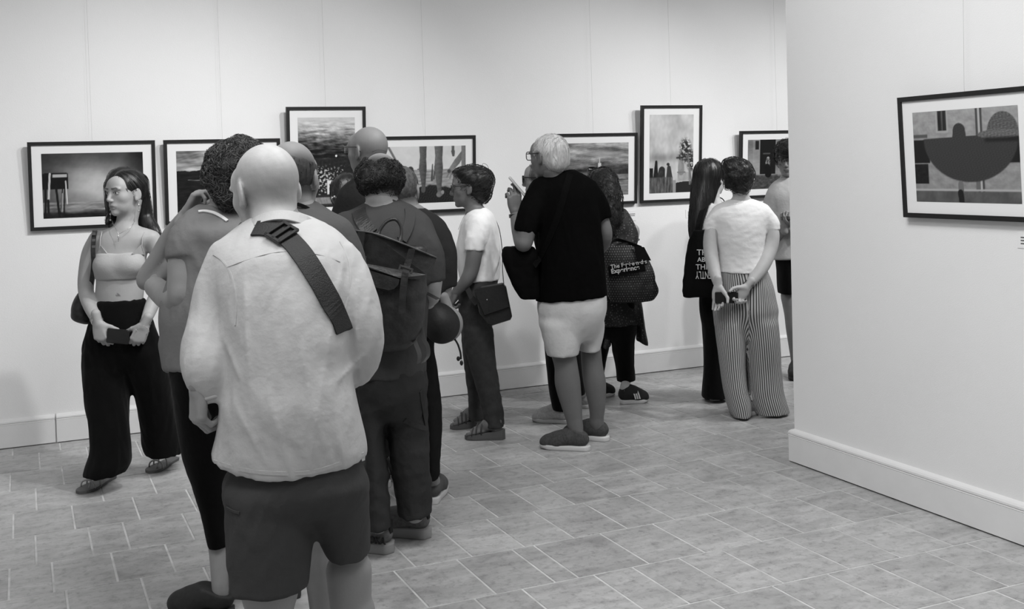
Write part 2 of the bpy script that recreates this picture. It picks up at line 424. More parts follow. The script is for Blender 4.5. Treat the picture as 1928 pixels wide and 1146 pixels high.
# skirting boards: one moulded profile swept along each wall
PROF = [(0, 0.0), (0.022, 0.0), (0.022, 0.128), (0.0235, 0.131), (0.020, 0.134), (0.024, 0.139), (0.0235, 0.147), (0.018, 0.155), (0.010, 0.160), (0.0, 0.163)]
def skirting(name, p0, p1, nout, end=None):
    p0 = np.array(p0, float); p1 = np.array(p1, float); nout = np.array(nout, float); k = len(PROF)
    vs = [p0+nout*a+Z0*b for a, b in PROF]+[p1+nout*a+Z0*b for a, b in PROF]
    if end is not None:                              # mitred return round the end of the partition
        e = np.array(end, float)
        vs = [p0+nout*a+Z0*b for a, b in PROF]+[p1+nout*a+e*a+Z0*b for a, b in PROF]
    fs = [(i, i+1, k+i+1, k+i) for i in range(k-1)]+[tuple(range(k)), tuple(range(2*k-1, k-1, -1))]
    o = obj(name, np.array(vs), fs, M_TRIM, None, False); tagv(o, kind='structure'); return o
xs = wallpt(105, 800)[0]
skirting('baseboard_back', (X0, BACK_Y, 0.006), (xs-0.004, BACK_Y, 0.006), (0, -1, 0))
skirting('baseboard_back', (xs+0.004, BACK_Y, 0.006), (XW, BACK_Y, 0.006), (0, -1, 0))
skirting('baseboard_right', (RIGHT_X, Y0, 0.007), (RIGHT_X, CORNER_Y-0.02, 0.007), (-1, 0, 0), end=(0, 1, 0))
skirting('baseboard_right_end', (RIGHT_X+0.42, CORNER_Y-0.02, 0.007), (RIGHT_X, CORNER_Y-0.02, 0.007), (0, 1, 0), end=(-1, 0, 0))

# floor tiles: courses run along the back wall, joints staggered at random
COURSE = [6.98, 6.78, 6.39, 6.005, 5.595, 5.208, 4.808, 4.450, 4.050, 3.651, 3.251, 2.853, 2.455, 2.06]
while COURSE[-1] > Y0: COURSE.append(COURSE[-1]-0.398)
KNOWN = {3.651: [1.257, 1.516, 1.754, 1.851, 2.156, 2.411, 2.684], 4.050: [0.101, 0.368, 0.602, 1.583, 1.812, 2.037, 2.289, 2.526, 2.785, 3.066],
         4.450: [-0.095, 0.06, 0.285, 0.498, 1.868, 2.078, 2.247, 2.484, 2.739, 2.945, 3.166], 4.808: [0.004, 0.218, 0.362, 0.619, 2.034, 2.318, 2.534],
         5.208: [-0.084, 0.166, 0.438], 5.595: [0.015, 0.31, 0.553], 3.251: [1.429, 1.617, 1.912, 2.079, 2.287, 2.482, 2.784], 2.853: [2.428]}
rt = random.Random(5)
def tile_geo(x0, x1, y0, y1, dz):
    g = 0.0041; b = 0.0022; q = []
    for (ins, z) in ((g, -0.02), (g, -0.0016), (g+b, dz)):
        q += [(x0+ins, y0+ins, z), (x1-ins, y0+ins, z), (x1-ins, y1-ins, z), (x0+ins, y1-ins, z)]
    f = [(8, 9, 10, 11)]
    for r in (0, 4):
        for i in range(4): f.append((r+i, r+(i+1) % 4, r+4+(i+1) % 4, r+4+i))
    return q, f
cand = []
for r in range(len(COURSE)-1):
    y1, y0 = COURSE[r], COURSE[r+1]
    kn = sorted(KNOWN.get(y0, [])); xsj = list(kn)
    if not xsj: xsj = [rt.uniform(0, 0.25)]
    a = min(xsj)
    while a > X0: a -= rt.choice((0.21, 0.25, 0.25, 0.27, 0.30)); xsj.append(a)
    a = max(xsj)
    while a < XW: a += rt.choice((0.21, 0.25, 0.25, 0.27, 0.30)); xsj.append(a)
    xsj.sort(); fill = []
    for i in range(len(xsj)-1):
        gap = xsj[i+1]-xsj[i]
        if gap > 0.42:
            n = round(gap/0.25); fill += [xsj[i]+gap*j/n+rt.uniform(-0.02, 0.02) for j in range(1, n)]
    xsj = sorted(xsj+fill)
    for i in range(len(xsj)-1):
        x0, x1 = max(xsj[i], X0), min(xsj[i+1], XW)
        if x1-x0 < 0.04: continue
        c = np.array([(x0+x1)/2, (y0+y1)/2, 0]); d = c-CP; zf = d@cF
        sx = IW/2+FPX*(d@cR)/max(zf, .1); sy = PPY-FPX*(d@cU)/max(zf, .1)
        seen = zf > 1 and -120 < sx < 2050 and sy < 1290 and not (c[0] > RIGHT_X and c[1] < 4.6 and sx > 1560) and not (sx > 1600 and c[0] > RIGHT_X)
        cand.append((zf if seen else 99, x0, x1, y0, y1))
cand.sort()
rest = MB(); nt_ = 0
for (zf, x0, x1, y0, y1) in cand:
    if x0 > RIGHT_X and x1 < RIGHT_X+0.42 and y1 < CORNER_Y-0.05: continue
    dz = rt.uniform(-0.0006, 0.0002)
    q, f = tile_geo(x0, x1, y0, y1, dz)
    if zf < 90 and nt_ < 300:
        c = np.array([(x0+x1)/2, (y0+y1)/2, 0.0])
        me = bpy.data.meshes.new('tile'); me.from_pydata([tuple(np.array(v)-c) for v in q], [], f); me.materials.append(M_TILE); me.update()
        o = bpy.data.objects.new('tile', me); COL.objects.link(o); o.parent = floor; o.location = c; nt_ += 1
    else: rest.add(q, f)
o = rest.build('tile_field', M_TILE, floor); o['kind'] = 'stuff'
# ------------------------------------------------------------------ framed photographs
def sst(a, b, x): t = np.clip((x-a)/(b-a), 0, 1); return t*t*(3-2*t)
def n2(u, v, fu, fv, seed, oct=4):
    r = np.random.RandomState(seed); o = 0; amp = 1; tot = 0
    for k in range(oct):
        for j in range(3):
            a = r.rand()*6.28; p = r.rand(3)*6.28
            x = u*fu*6.28*(2**k); y = v*fv*6.28*(2**k)
            o = o+amp*np.sin(math.cos(a)*x+math.sin(a)*y+p[0]+1.6*np.sin(0.7*math.sin(a)*x-0.6*math.cos(a)*y+p[1])); tot += amp
        amp *= 0.62
    return o/tot*1.6
def boxm(u, v, u0, u1, v0, v1, s=0.004): return sst(u0-s, u0+s, u)*(1-sst(u1-s, u1+s, u))*sst(v0-s, v0+s, v)*(1-sst(v1-s, v1+s, v))
def ellm(u, v, cu, cv, ru, rv, s=0.06): return 1-sst(1-s, 1+s, np.sqrt(((u-cu)/ru)**2+((v-cv)/rv)**2))
def segm(u, v, a, b, r0, r1=None, asp=1.43, s=0.004):
    r1 = r0 if r1 is None else r1
    ax, ay, bx, by = a[0]*asp, a[1], b[0]*asp, b[1]; dx, dy = bx-ax, by-ay
    t = np.clip(((u*asp-ax)*dx+(v-ay)*dy)/(dx*dx+dy*dy+1e-9), 0, 1)
    d = np.hypot(u*asp-ax-t*dx, v-ay-t*dy); r = r0+(r1-r0)*t
    return 1-sst(r-s, r+s, d)
def over(img, col, m): return img*(1-m)+col*m
def lin(s): return np.where(s <= 0.04045, s/12.92, ((np.clip(s, 0, 1)+0.055)/1.055)**2.4)
def pic_pier(u, v):
    g = np.exp(-(((u-0.52)/0.42)**2+((v-0.52)/0.42)**2)); im = 0.17+0.62*g+0.05*n2(u, v, 2, 2, 1)-0.12*sst(0.75, 1.0, u)
    im = over(im, 0.42+0.16*n2(u, v, 2, 14, 2)+0.25*g, sst(0.74, 0.77, v)); im = over(im, 0.12+0.08*n2(u, v, 3, 10, 3), sst(0.88, 0.95, v+0.02*n2(u, v, 2, 1, 4)))
    im = over(im, 0.06, boxm(u, v, -.1, 0.25, 0.31, 0.55)); im = over(im, 0.72, boxm(u, v, 0.10, 0.24, 0.32, 0.37)); im = over(im, 0.05, boxm(u, v, 0.02, 0.24, 0.30, 0.315))
    for (a, b, c, d, t) in ((0.03, .5, 0.02, 1, .016), (0.13, .5, .155, .98, .016), (.195, .5, .17, .93, .008), (.215, .55, .20, .95, .009)): im = over(im, 0.08, segm(u, v, (a, b), (c, d), t))
    for (a, b, c, d, t, cc) in ((0.075, .31, .055, .72, .014, .8), (.052, .72, .05, .98, .016, .1), (.225, .43, .235, .78, .009, .85), (.19, .62, .18, .9, .006, .7)): im = over(im, cc, segm(u, v, (a, b), (c, d), t))
    im = over(im, 0.08, ellm(u, v, 0.635, 0.62, 0.013, 0.012)); return im
def pic_hill(u, v):
    im = 0.50+0.22*n2(u, v, 1.5, 6, 11)+0.15*sst(0, .3, v); h = 0.30+0.03*np.sin(u*7+1)+0.02*n2(u, v, 3, 0.1, 12)
    im = over(im, 0.10+0.05*n2(u, v, 4, 12, 13), sst(h-.008, h+.008, v)); im = over(im, 0.55, segm(u, v, (0.12, .47), (0.5, .50), .004)); im = over(im, .5, segm(u, v, (.34, .69), (.46, .67), .006)); return im
def pic_water(u, v):
    w = n2(u, v, 2.2, 16, 21, 5); b = 0.82-0.75*sst(0.02, 0.42, v+0.05*n2(u, v, 1.5, 2, 22)-0.05*u)
    im = b+0.26*w*sst(-.05, .2, v)*(1-0.8*sst(.4, .55, v)); im = np.where(v > .45, np.maximum(im, 0.12+0.05*n2(u, v, 12, 20, 24)), im)
    sp = (n2(u, v, 14, 18, 23, 3) > 0.75-0.55*np.exp(-(((u-.45)/.22)**2+((v-.68)/.2)**2)))*sst(.5, .6, v); im = over(im, 0.85, sp*0.9)
    im = over(im, 0.97, ellm(u, v, .66, .43, .018, .012))
    im = over(im, .9, boxm(u, v, .49, .60, .70, .86, .01)*(1-boxm(u, v, .53, .565, .74, .86, .006)))
    im = over(im, 0.16, boxm(u, v, -.1, 1.1, .862, .89)); im = over(im, 0.55+.1*n2(u, v, 9, 9, 25), boxm(u, v, -.1, 1.1, .89, .965)); im = over(im, 0.2, boxm(u, v, -.1, 1.1, .965, .985)); return im
def pic_legs(u, v):
    im = 0.86+0.03*n2(u, v, 2, 2, 31); im = over(im, 0.62+.12*n2(u, v, 3, 16, 32), sst(.40, .42, v)); im = over(im, .3, boxm(u, v, .2, 1, .395, .41)*(n2(u, v, 5, .1, 33) > .2))
    im = over(im, 0.16+0.08*n2(u, v, 30, 20, 34, 3), sst(.70, .74, v+.04*n2(u, v, 2, .2, 35)))
    sh = lambda c, x0: c-.10*sst(-.03, .05, u-x0)+.03*n2(u, v, 12, 12, 36, 2)
    for (x, t, c, b) in ((.456, 1.0, .40, .74), (.655, 1.15, .44, .80)):
        im = over(im, sh(c, x), segm(u, v, (x, -.05), (x+.002, .20), .070*t, .056*t)); im = over(im, sh(c, x), segm(u, v, (x, .18), (x-.004, .40), .055*t, .070*t)); im = over(im, sh(c-.03, x), segm(u, v, (x-.004, .38), (x+.004, b), .070*t, .030*t))
    im = over(im, sh(.5, .66), segm(u, v, (.655, .86), (.695, .83), .050, .035)); im = over(im, .6, ellm(u, v, .70, .82, .02, .035, .3)); im = over(im, .34, segm(u, v, (.458, .74), (.455, .78), .038))
    im = over(im, sh(.42, .84), segm(u, v, (.835, -.05), (.838, .10), .026, .026)); im = over(im, .36, segm(u, v, (.838, .10), (.842, .17), .034, .022))
    im = over(im, sh(.52, .9), segm(u, v, (1.0, .06), (.89, .28), .035, .055)); im = over(im, sh(.54, .85), segm(u, v, (.89, .28), (.795, .45), .055, .038)); im = over(im, .5, segm(u, v, (.80, .44), (.755, .56), .020, .012)); im = over(im, .5, segm(u, v, (.82, .46), (.795, .58), .018, .012)); im = over(im, sh(.5, .99), segm(u, v, (.985, .0), (.98, .36), .055, .05)); im = over(im, .3, ellm(u, v, .785, .45, .022, .035, .3))
    im = over(im, .3, segm(u, v, (.565, .60), (.575, .32), .020, .008)); im = over(im, .3, segm(u, v, (.59, .58), (.60, .45), .014, .01)); im = over(im, .25, segm(u, v, (.30, .4), (.31, .46), .05)); im = over(im, .45, segm(u, v, (.02, -.02), (.14, .3), .02)); return im
def pic_light(u, v):
    im = 0.55+0.30*n2(u, v, 1.2, 3.2, 41, 5)-.25*sst(.2, .6, v); im = over(im, .72, ellm(u, v, .62, .20, .26, .06, .9)*.7); im = over(im, .42, sst(.55, .57, v)*.9)
    im = over(im, .22+.08*n2(u, v, 9, 2, 42), boxm(u, v, .55, 1.1, .52, .60)); im = over(im, .5+.14*n2(u, v, 4, 18, 43), sst(.60, .62, v)); im = over(im, .2, boxm(u, v, .3, 1.1, .70, .715))
    im = over(im, .85, boxm(u, v, .555, .60, .38, .53)); im = over(im, .8, segm(u, v, (.577, .38), (.577, .28), .012, .006)); im = over(im, .12, boxm(u, v, -.1, .33, .56, .66)); return im
def pic_cemetery(u, v):
    a = 0.70; im = .78+.12*n2(u, v, 1.2, 1.2, 51)-.18*np.exp(-((v-.55)/.06)**2); d = .14+.06*n2(u, v, 9, 9, 52)
    im = over(im, d, boxm(u, v, -.1, .08, .68, 1.1)); im = over(im, d, segm(u, v, (.15, .6), (.14, .8), .018, .04, a)); im = over(im, .2+.06*n2(u, v, 9, 9, 53), segm(u, v, (.28, .71), (.25, .85), .05, .07, a))
    im = over(im, .24, segm(u, v, (.44, .68), (.45, .80), .03, .05, a)); im = over(im, .2, ellm(u, v, .42, .635, .035, .02)); im = over(im, .35+.14*n2(u, v, 14, 3, 54), boxm(u, v, .0, .53, .80, 1.1, .01))
    im = over(im, .16, boxm(u, v, .53, 1.1, .86, 1.1)*(v > .93-.09*u)); im = over(im, .6, boxm(u, v, .53, .6, .84, 1.1)); im = over(im, .66+.05*n2(u, v, 8, 8, 55), boxm(u, v, .64, .93, .74, .85)); im = over(im, .3, boxm(u, v, .63, .82, .735, .745))
    im = over(im, .5, segm(u, v, (.72, .66), (.72, .73), .05, .05, a)*.8); im = over(im, .25, segm(u, v, (.69, .52), (.69, .60), .01, .01, a)); im = over(im, .25, segm(u, v, (.62, .555), (.76, .55), .012, .012, a)); im = over(im, .6, segm(u, v, (.69, .6), (.69, .68), .02, .03, a))
    tr = np.maximum(ellm(u, v, .82, .42, .12, .10, .5), np.maximum(ellm(u, v, .85, .52, .16, .09, .5), ellm(u, v, .96, .62, .10, .10, .5)))
    im = over(im, .2+.1*n2(u, v, 12, 12, 57), tr*(n2(u, v, 9, 14, 56) > -.25)); im = over(im, .45, segm(u, v, (.87, .5), (.98, .95), .012, .012, a)); im = over(im, .5, segm(u, v, (.9, .6), (.92, .9), .009, .009, a)); return im
def pic_door(u, v):
    im = .52+.10*n2(u, v, 1.5, 2, 61); im = over(im, .28+.1*n2(u, v, 8, 10, 62), sst(.70, .74, v)); im = over(im, .72, boxm(u, v, .08, .2, -.1, .70)*.3)
    im = over(im, .08, boxm(u, v, .2, .46, -.1, .70)); im = over(im, .12, boxm(u, v, .12, .18, .02, .2)); im = over(im, .3, boxm(u, v, .25, .37, .27, .30))
    im = over(im, .62, ellm(u, v, .335, .38, .022, .035)); im = over(im, .4+.3*n2(u, v, 20, 8, 63, 2), segm(u, v, (.335, .43), (.325, .55), .05, .06)); im = over(im, .06, segm(u, v, (.32, .56), (.34, .70), .07, .075)); im = over(im, .65, boxm(u, v, .5, .8, .3, .75)*.4); return im
def pic_hats(u, v):
    im = .64+.06*n2(u, v, 7, 7, 71)-.08*v; im = over(im, .10, boxm(u, v, -.1, .16, .31, .57)); im = over(im, .35, boxm(u, v, -.1, .145, .25, .29)); im = over(im, .10+.06*n2(u, v, 14, 14, 72), boxm(u, v, -.1, .14, .58, .80))
    im = over(im, .68, boxm(u, v, .235, .355, .0, .24)); im = over(im, .18+.08*n2(u, v, 20, 2, 73, 2), boxm(u, v, .255, .34, .0, .22)); im = over(im, .5, boxm(u, v, .296, .302, .0, .22)); im = over(im, .28, boxm(u, v, .62, .68, -.1, 1)); im = over(im, .72, boxm(u, v, .64, .66, -.1, 1))
    im = over(im, .12, boxm(u, v, .78, 1.1, .31, .58)); im = over(im, .7, boxm(u, v, -.1, 1.1, .855, .875)); im = over(im, .36+.05*n2(u, v, 6, 3, 74), sst(.875, .885, v)); im = over(im, .42, boxm(u, v, .60, .64, .68, .86))
    hc = .235+.03*n2(u, v, 30, 40, 75, 2); im = over(im, hc, ellm(u, v, .55, .31, .445, .47, .02)*sst(.295, .305, v+.03*u-.005)); im = over(im, hc, segm(u, v, (.46, .23), (.46, .34), .085, .1, 1.43))
    hh = .36+.08*n2(u, v, 26, 40, 76, 2); im = over(im, hh, ellm(u, v, .86, .27, .14, .22, .03)*(1-sst(.26, .27, v))); im = over(im, hh+.05, ellm(u, v, .83, .28, .2, .05, .06)); im = over(im, .08, boxm(u, v, .70, 1.1, .31, .36, .02)*.7)
    im = over(im, .45, segm(u, v, (.455, .80), (.455, .88), .035, .04)); im = over(im, .12, segm(u, v, (.45, .90), (.46, 1.02), .04, .035)); return im
M_FRAME = mat('black_frame_wood', 0.012, 0.45, var=0.2, vscale=30)
M_MATB = mat('white_mount_board', 0.80, 0.9)
M_PRINT = mat('photo_print', attr=True, rough=0.35, spec=0.35)
M_WIRE = mat('hanging_wire', 0.42, 0.5)
def framed(label, bl, ax, up, nor, w, h, paint, wire_z=None, inset=(0.072, 0.068)):
    """bl: lower left corner of the front face; ax, up, nor unit axes"""
    root = empty('framed_picture', bl+ax*w/2-nor*0.02); tagv(root, label, 'picture', 'framed photographs on the gallery walls')
    t = 0.020; dpt = 0.024
    P = lambda a, b, c=0.0: bl+ax*a+up*b+nor*c
    fr = MB()
    q = [(0, 0), (w, 0), (w, h), (0, h)]; qi = [(t, t), (w-t, t), (w-t, h-t), (t, h-t)]
    for i in range(4):                               # four mitred mouldings
        j = (i+1) % 4
        A, B, C_, D_ = q[i], q[j], qi[j], qi[i]
        v = [P(*A, -dpt), P(*B, -dpt), P(*C_, -dpt), P(*D_, -dpt), P(*A), P(*B), P(*C_), P(*D_)]
        fr.add(v, [(3, 2, 1, 0), (4, 5, 6, 7), (0, 1, 5, 4), (2, 3, 7, 6)])
    fr.build('frame', M_FRAME, root)
    MB().obox(P(w/2, h/2, -0.012), ax, up, nor, w/2-t*0.7, h/2-t*0.7, 0.004).build('mount', M_MATB, root)
    ix, iy = inset; nx = 170 if w > h else 120; ny = int(nx*(h-2*iy)/(w-2*ix))
    gu, gv = np.meshgrid(np.linspace(0, 1, nx), np.linspace(0, 1, ny))
    val = lin(np.clip(paint(gu, gv), 0.02, 0.97))*0.88
    vs = bl+ax*(ix+gu.ravel()[:, None]*(w-2*ix))+up*(h-iy-gv.ravel()[:, None]*(h-2*iy))+nor*(-0.0068)
    i = np.arange(nx*ny).reshape(ny, nx); f = np.stack([i[1:, :-1].ravel(), i[1:, 1:].ravel(), i[:-1, 1:].ravel(), i[:-1, :-1].ravel()], 1)
    obj('print', vs, f, M_PRINT, root, True, {'tint': val.ravel()})
    if wire_z:
        top = P(w/2, h, -dpt); top2 = P(w/2, h*0.8, -dpt-0.003); wl = top.copy()
        wl = top+ -nor*0.0; hz = np.array([top[0], top[1], wire_z]); back = -np.array([nor[0], nor[1], 0.0])
        hz = hz+nrm(back)*max(0.0, 0.02)
        MB().tube([top2, top+np.array([0, 0, 0.02]), hz], 0.0006, 5).build('hanging_wire', M_WIRE, root)
    return root
LEAN = 0.062
def back_pic(label, x0, w, h, z0, paint):
    nor = nrm(np.array([0, -1.0, -LEAN])); up = nrm(np.array([0, -LEAN, 1.0])); yb = BACK_Y-0.030; s = yb/BACK_Y
    bl = np.array([x0*s, yb, CAMZ+(z0-CAMZ)*s])
    return framed(label, bl, np.array([1.0, 0, 0]), up, nor, w, h, paint, CEIL_Z-0.02)
LW, LH = 0.702, 0.512
back_pic('framed black and white photograph of a jetty on stilts under a glowing sky', 0.046, LW, LH, 1.243, pic_pier)
back_pic('framed photograph of a dark hillside under a streaked pale sky', 0.800, LW, LH, 1.243, pic_hill)
back_pic('tall framed photograph of rippled water above a pale deck with a ladder', 1.548, 0.514, 0.708, 1.243, pic_water)
back_pic('framed photograph of bare legs standing on a beach beside a diving figure', 2.128, LW, LH, 1.243, pic_legs)
back_pic('framed photograph of a small white lighthouse under heavy clouds', 3.394, LW, LH, 1.243, pic_light)
back_pic('tall framed photograph of stone statues, a cross and a tree against clouds', 4.132, 0.518, 0.708, 1.243, pic_cemetery)
back_pic('framed photograph of a figure sitting in a dark doorway', 5.000, LW, LH, 1.243, pic_door)
nor = nrm(np.array([-1.0, 0, -0.045])); up = nrm(np.array([-0.045, 0, 1.0])); xb = RIGHT_X-0.03
sR = xb/RIGHT_X
framed('framed photograph of giant hats in front of a house facade, on the partition wall', np.array([xb, 3.742*sR, CAMZ+(1.267-CAMZ)*sR]), np.array([0, -1.0, 0]), up, nor, LW, 0.520, pic_hats, CEIL_Z-0.02, inset=(0.078, 0.070))
# caption cards
M_CARD = mat('caption_card', 0.78, 0.7); M_INK = mat('grey_ink', 0.08, 0.8)
def caption(label, c, ax, nor, w=0.085, h=0.06):
    root = empty('caption_card', c); tagv(root, label, 'label', 'caption cards beside the pictures')
    MB().obox(c+nor*0.0012, ax, Z0, nor, w/2, h/2, 0.0012).build('card', M_CARD, root)
    ln = MB()
    for (dz, a, b) in ((0.012, -0.3, 0.42), (0.0, -0.3, 0.40), (-0.012, -0.3, 0.1)): ln.obox(c+ax*w*(a+b)/2+Z0*dz+nor*0.0027, ax, Z0, nor, w*(b-a)/2, 0.0022, 0.0003)
    ln.build('printed_lines', M_INK, root)
back = np.array([0, -1.0, 0]); exx = np.array([1.0, 0, 0])
caption('small white caption card under the lighthouse photograph', wallpt(1186, 406), exx, back, 0.10, 0.075)
caption('small white caption card beside the tall photograph of statues and a cross', wallpt(1300, 402), exx, back)
d = cF+((1933-IW/2)/FPX)*cR-((453-PPY)/FPX)*cU
caption('small white caption card below the photograph of giant hats', CP+d*(RIGHT_X/d[0]), np.array([0, -1.0, 0]), np.array([-1.0, 0, 0]))
# ------------------------------------------------------------------ people: builder
def cloth(name, col, rough=0.85, var=0.06, vs=9, bump=0.25, bs=45, sheen=0.0): return mat(name, col, rough, var, vs, bump, bs, spec=0.03 if col < .02 else 0.1, sheen=sheen)
M_SKIN = mat('skin', attr=True, rough=0.55, var=0.05, vscale=25, bump=0.06, bscale=180, spec=0.35)
M_METAL = mat('silver_jewellery', 0.6, 0.25, metal=0.9)
M_BLACKPL = mat('black_plastic', 0.012, 0.35)
M_GLASS = mat('glasses_rim', 0.012, 0.3)
def lens_mat():
    m = bpy.data.materials.new('clear_lens'); m.use_nodes = True; nt = m.node_tree; b = nt.nodes['Principled BSDF']
    b.inputs['Base Color'].default_value = (.95, .95, .95, 1); b.inputs['Roughness'].default_value = 0.05; b.inputs['Alpha'].default_value = 0.14; return m
M_LENS = lens_mat()
class Head:
    def __init__(s, c, face, scale=1.0, roll=0.0):
        s.c = np.asarray(c, float); y = nrm(face); x = nrm(np.cross(y, Z0)); z = np.cross(x, y)
        x, z = math.cos(roll)*x+math.sin(roll)*z, -math.sin(roll)*x+math.cos(roll)*z
        s.M = np.stack([x, y, z]); s.s = scale
    def w(s, x, y, z): return s.c+s.s*(x*s.M[0]+y*s.M[1]+z*s.M[2])
    def loc(s, v): return (v-s.c)@s.M.T/s.s
    def ell(s, x, y, z, rx, ry, rz, k=0.01, op=1, rotz=0.0, rotx=0.0):
        M = s.M
        if rotz or rotx:
            c, n = math.cos(rotz), math.sin(rotz); R = np.array([[c, n, 0], [-n, c, 0], [0, 0, 1]])
            c, n = math.cos(rotx), math.sin(rotx); R = np.array([[1, 0, 0], [0, c, n], [0, -n, c]])@R; M = R@s.M
        return Ell(s.w(x, y, z), np.array([rx, ry, rz])*s.s, M, k*s.s, op)
    def cone(s, a, b, ra, rb, k=0.01, op=1): return Cone(s.w(*a), s.w(*b), ra*s.s, rb*s.s, k*s.s, op)
    def prims(s, fem=False, ears=True, jaw=1.0, es=1.0):
        j = jaw*(0.93 if fem else 1.0)
        P = [s.ell(0, -.014, .022, .075, .097, .090, 0), s.ell(0, .032, -.03, .061*j, .060, .082, .03), s.ell(0, .028, -.066, .055*j, .058, .048, .02),
             s.ell(0, .070, -.102, .020*j, .018, .016, .018), s.ell(0, .068, .035, .052, .026, .04, .03)]
        for q in (-1, 1):
            P += [s.ell(q*.044*j, .054, -.024, .020, .022, .022, .02), s.ell(q*.03, .084, .020, .026, .012, .008, .012)]
        for q in (-1, 1): P.append(s.ell(q*.0315, .105, -.001, .019, .018, .012, .012, op=2))
        for q in (-1, 1): P.append(s.ell(q*.0315, .079, -.001, .0155, .0125, .0105, .004))
        P += [s.cone((0, .089, .008), (0, .109, -.034), .0075, .0105, .009), s.ell(0, .099, -.040, .0165 if not fem else .0145, .011, .008, .006)]
        P += [s.ell(0, .083, -.066, .024, .012, .010, .012), s.ell(0, .0905, -.0665, .019, .0075, .0050, .004), s.ell(0, .0890, -.0775, .017, .0085, .0060, .004)]
        if ears:
            for q in (-1, 1):
                P += [s.ell(q*.0765, -.010, -.008, .0080, .020*es, .033*es, .006, rotz=q*0.42, rotx=-0.15), s.ell(q*.0745, -.004, -.034*es, .007, .010*es, .012*es, .006),
                      s.ell(q*.0870, -.002, -.004, .006, .0115*es, .021*es, .004, op=2, rotz=q*0.38, rotx=-0.15)]
        return P
    def tint(s, v, base, stubble=None, lips=0.62, brow=0.35, browcol=None, beard=None):
        q = s.loc(v); x, y, z = np.abs(q[:, 0]), q[:, 1], q[:, 2]
        t = np.full(len(v), base)
        m = (1-sst(.8, 1.15, np.sqrt((x/.020)**2+((z+.0705)/.0105)**2)))*(y > .07); t = t*(1-m*(1-lips))
        m = (1-sst(.5, 1.0, np.sqrt((x/.018)**2+((z+.0717)/.0020)**2)))*(y > .07); t = t*(1-m*.5)
        bz = .0205+.004*np.clip(x-.02, 0, .02)/.02-.35*np.clip(x-.038, 0, 1)
        m = (1-sst(.6, 1.1, np.abs(z-bz)/.0050))*sst(.008, .013, x)*(1-sst(.046, .054, x))*(y > .05); t = t*(1-m*(1-brow))
        e = np.sqrt(((x-.0315)/.0135)**2+((z+.0005)/.0055)**2); ins = (1-sst(.9, 1.15, e))*(y > .06); t = t*(1-ins)+ins*min(base*1.5, .62)
        lid = (1-sst(.5, 1.0, np.abs(e-1.12)/.28))*(z > -.002)*(y > .06); t = t*(1-.75*lid)
        iris = (1-sst(.8, 1.15, np.hypot(x-.0315, z)/.0060))*(y > .06)*ins; t = t*(1-.88*iris)
        if stubble is not None: t = stubble(q, t)
        return t
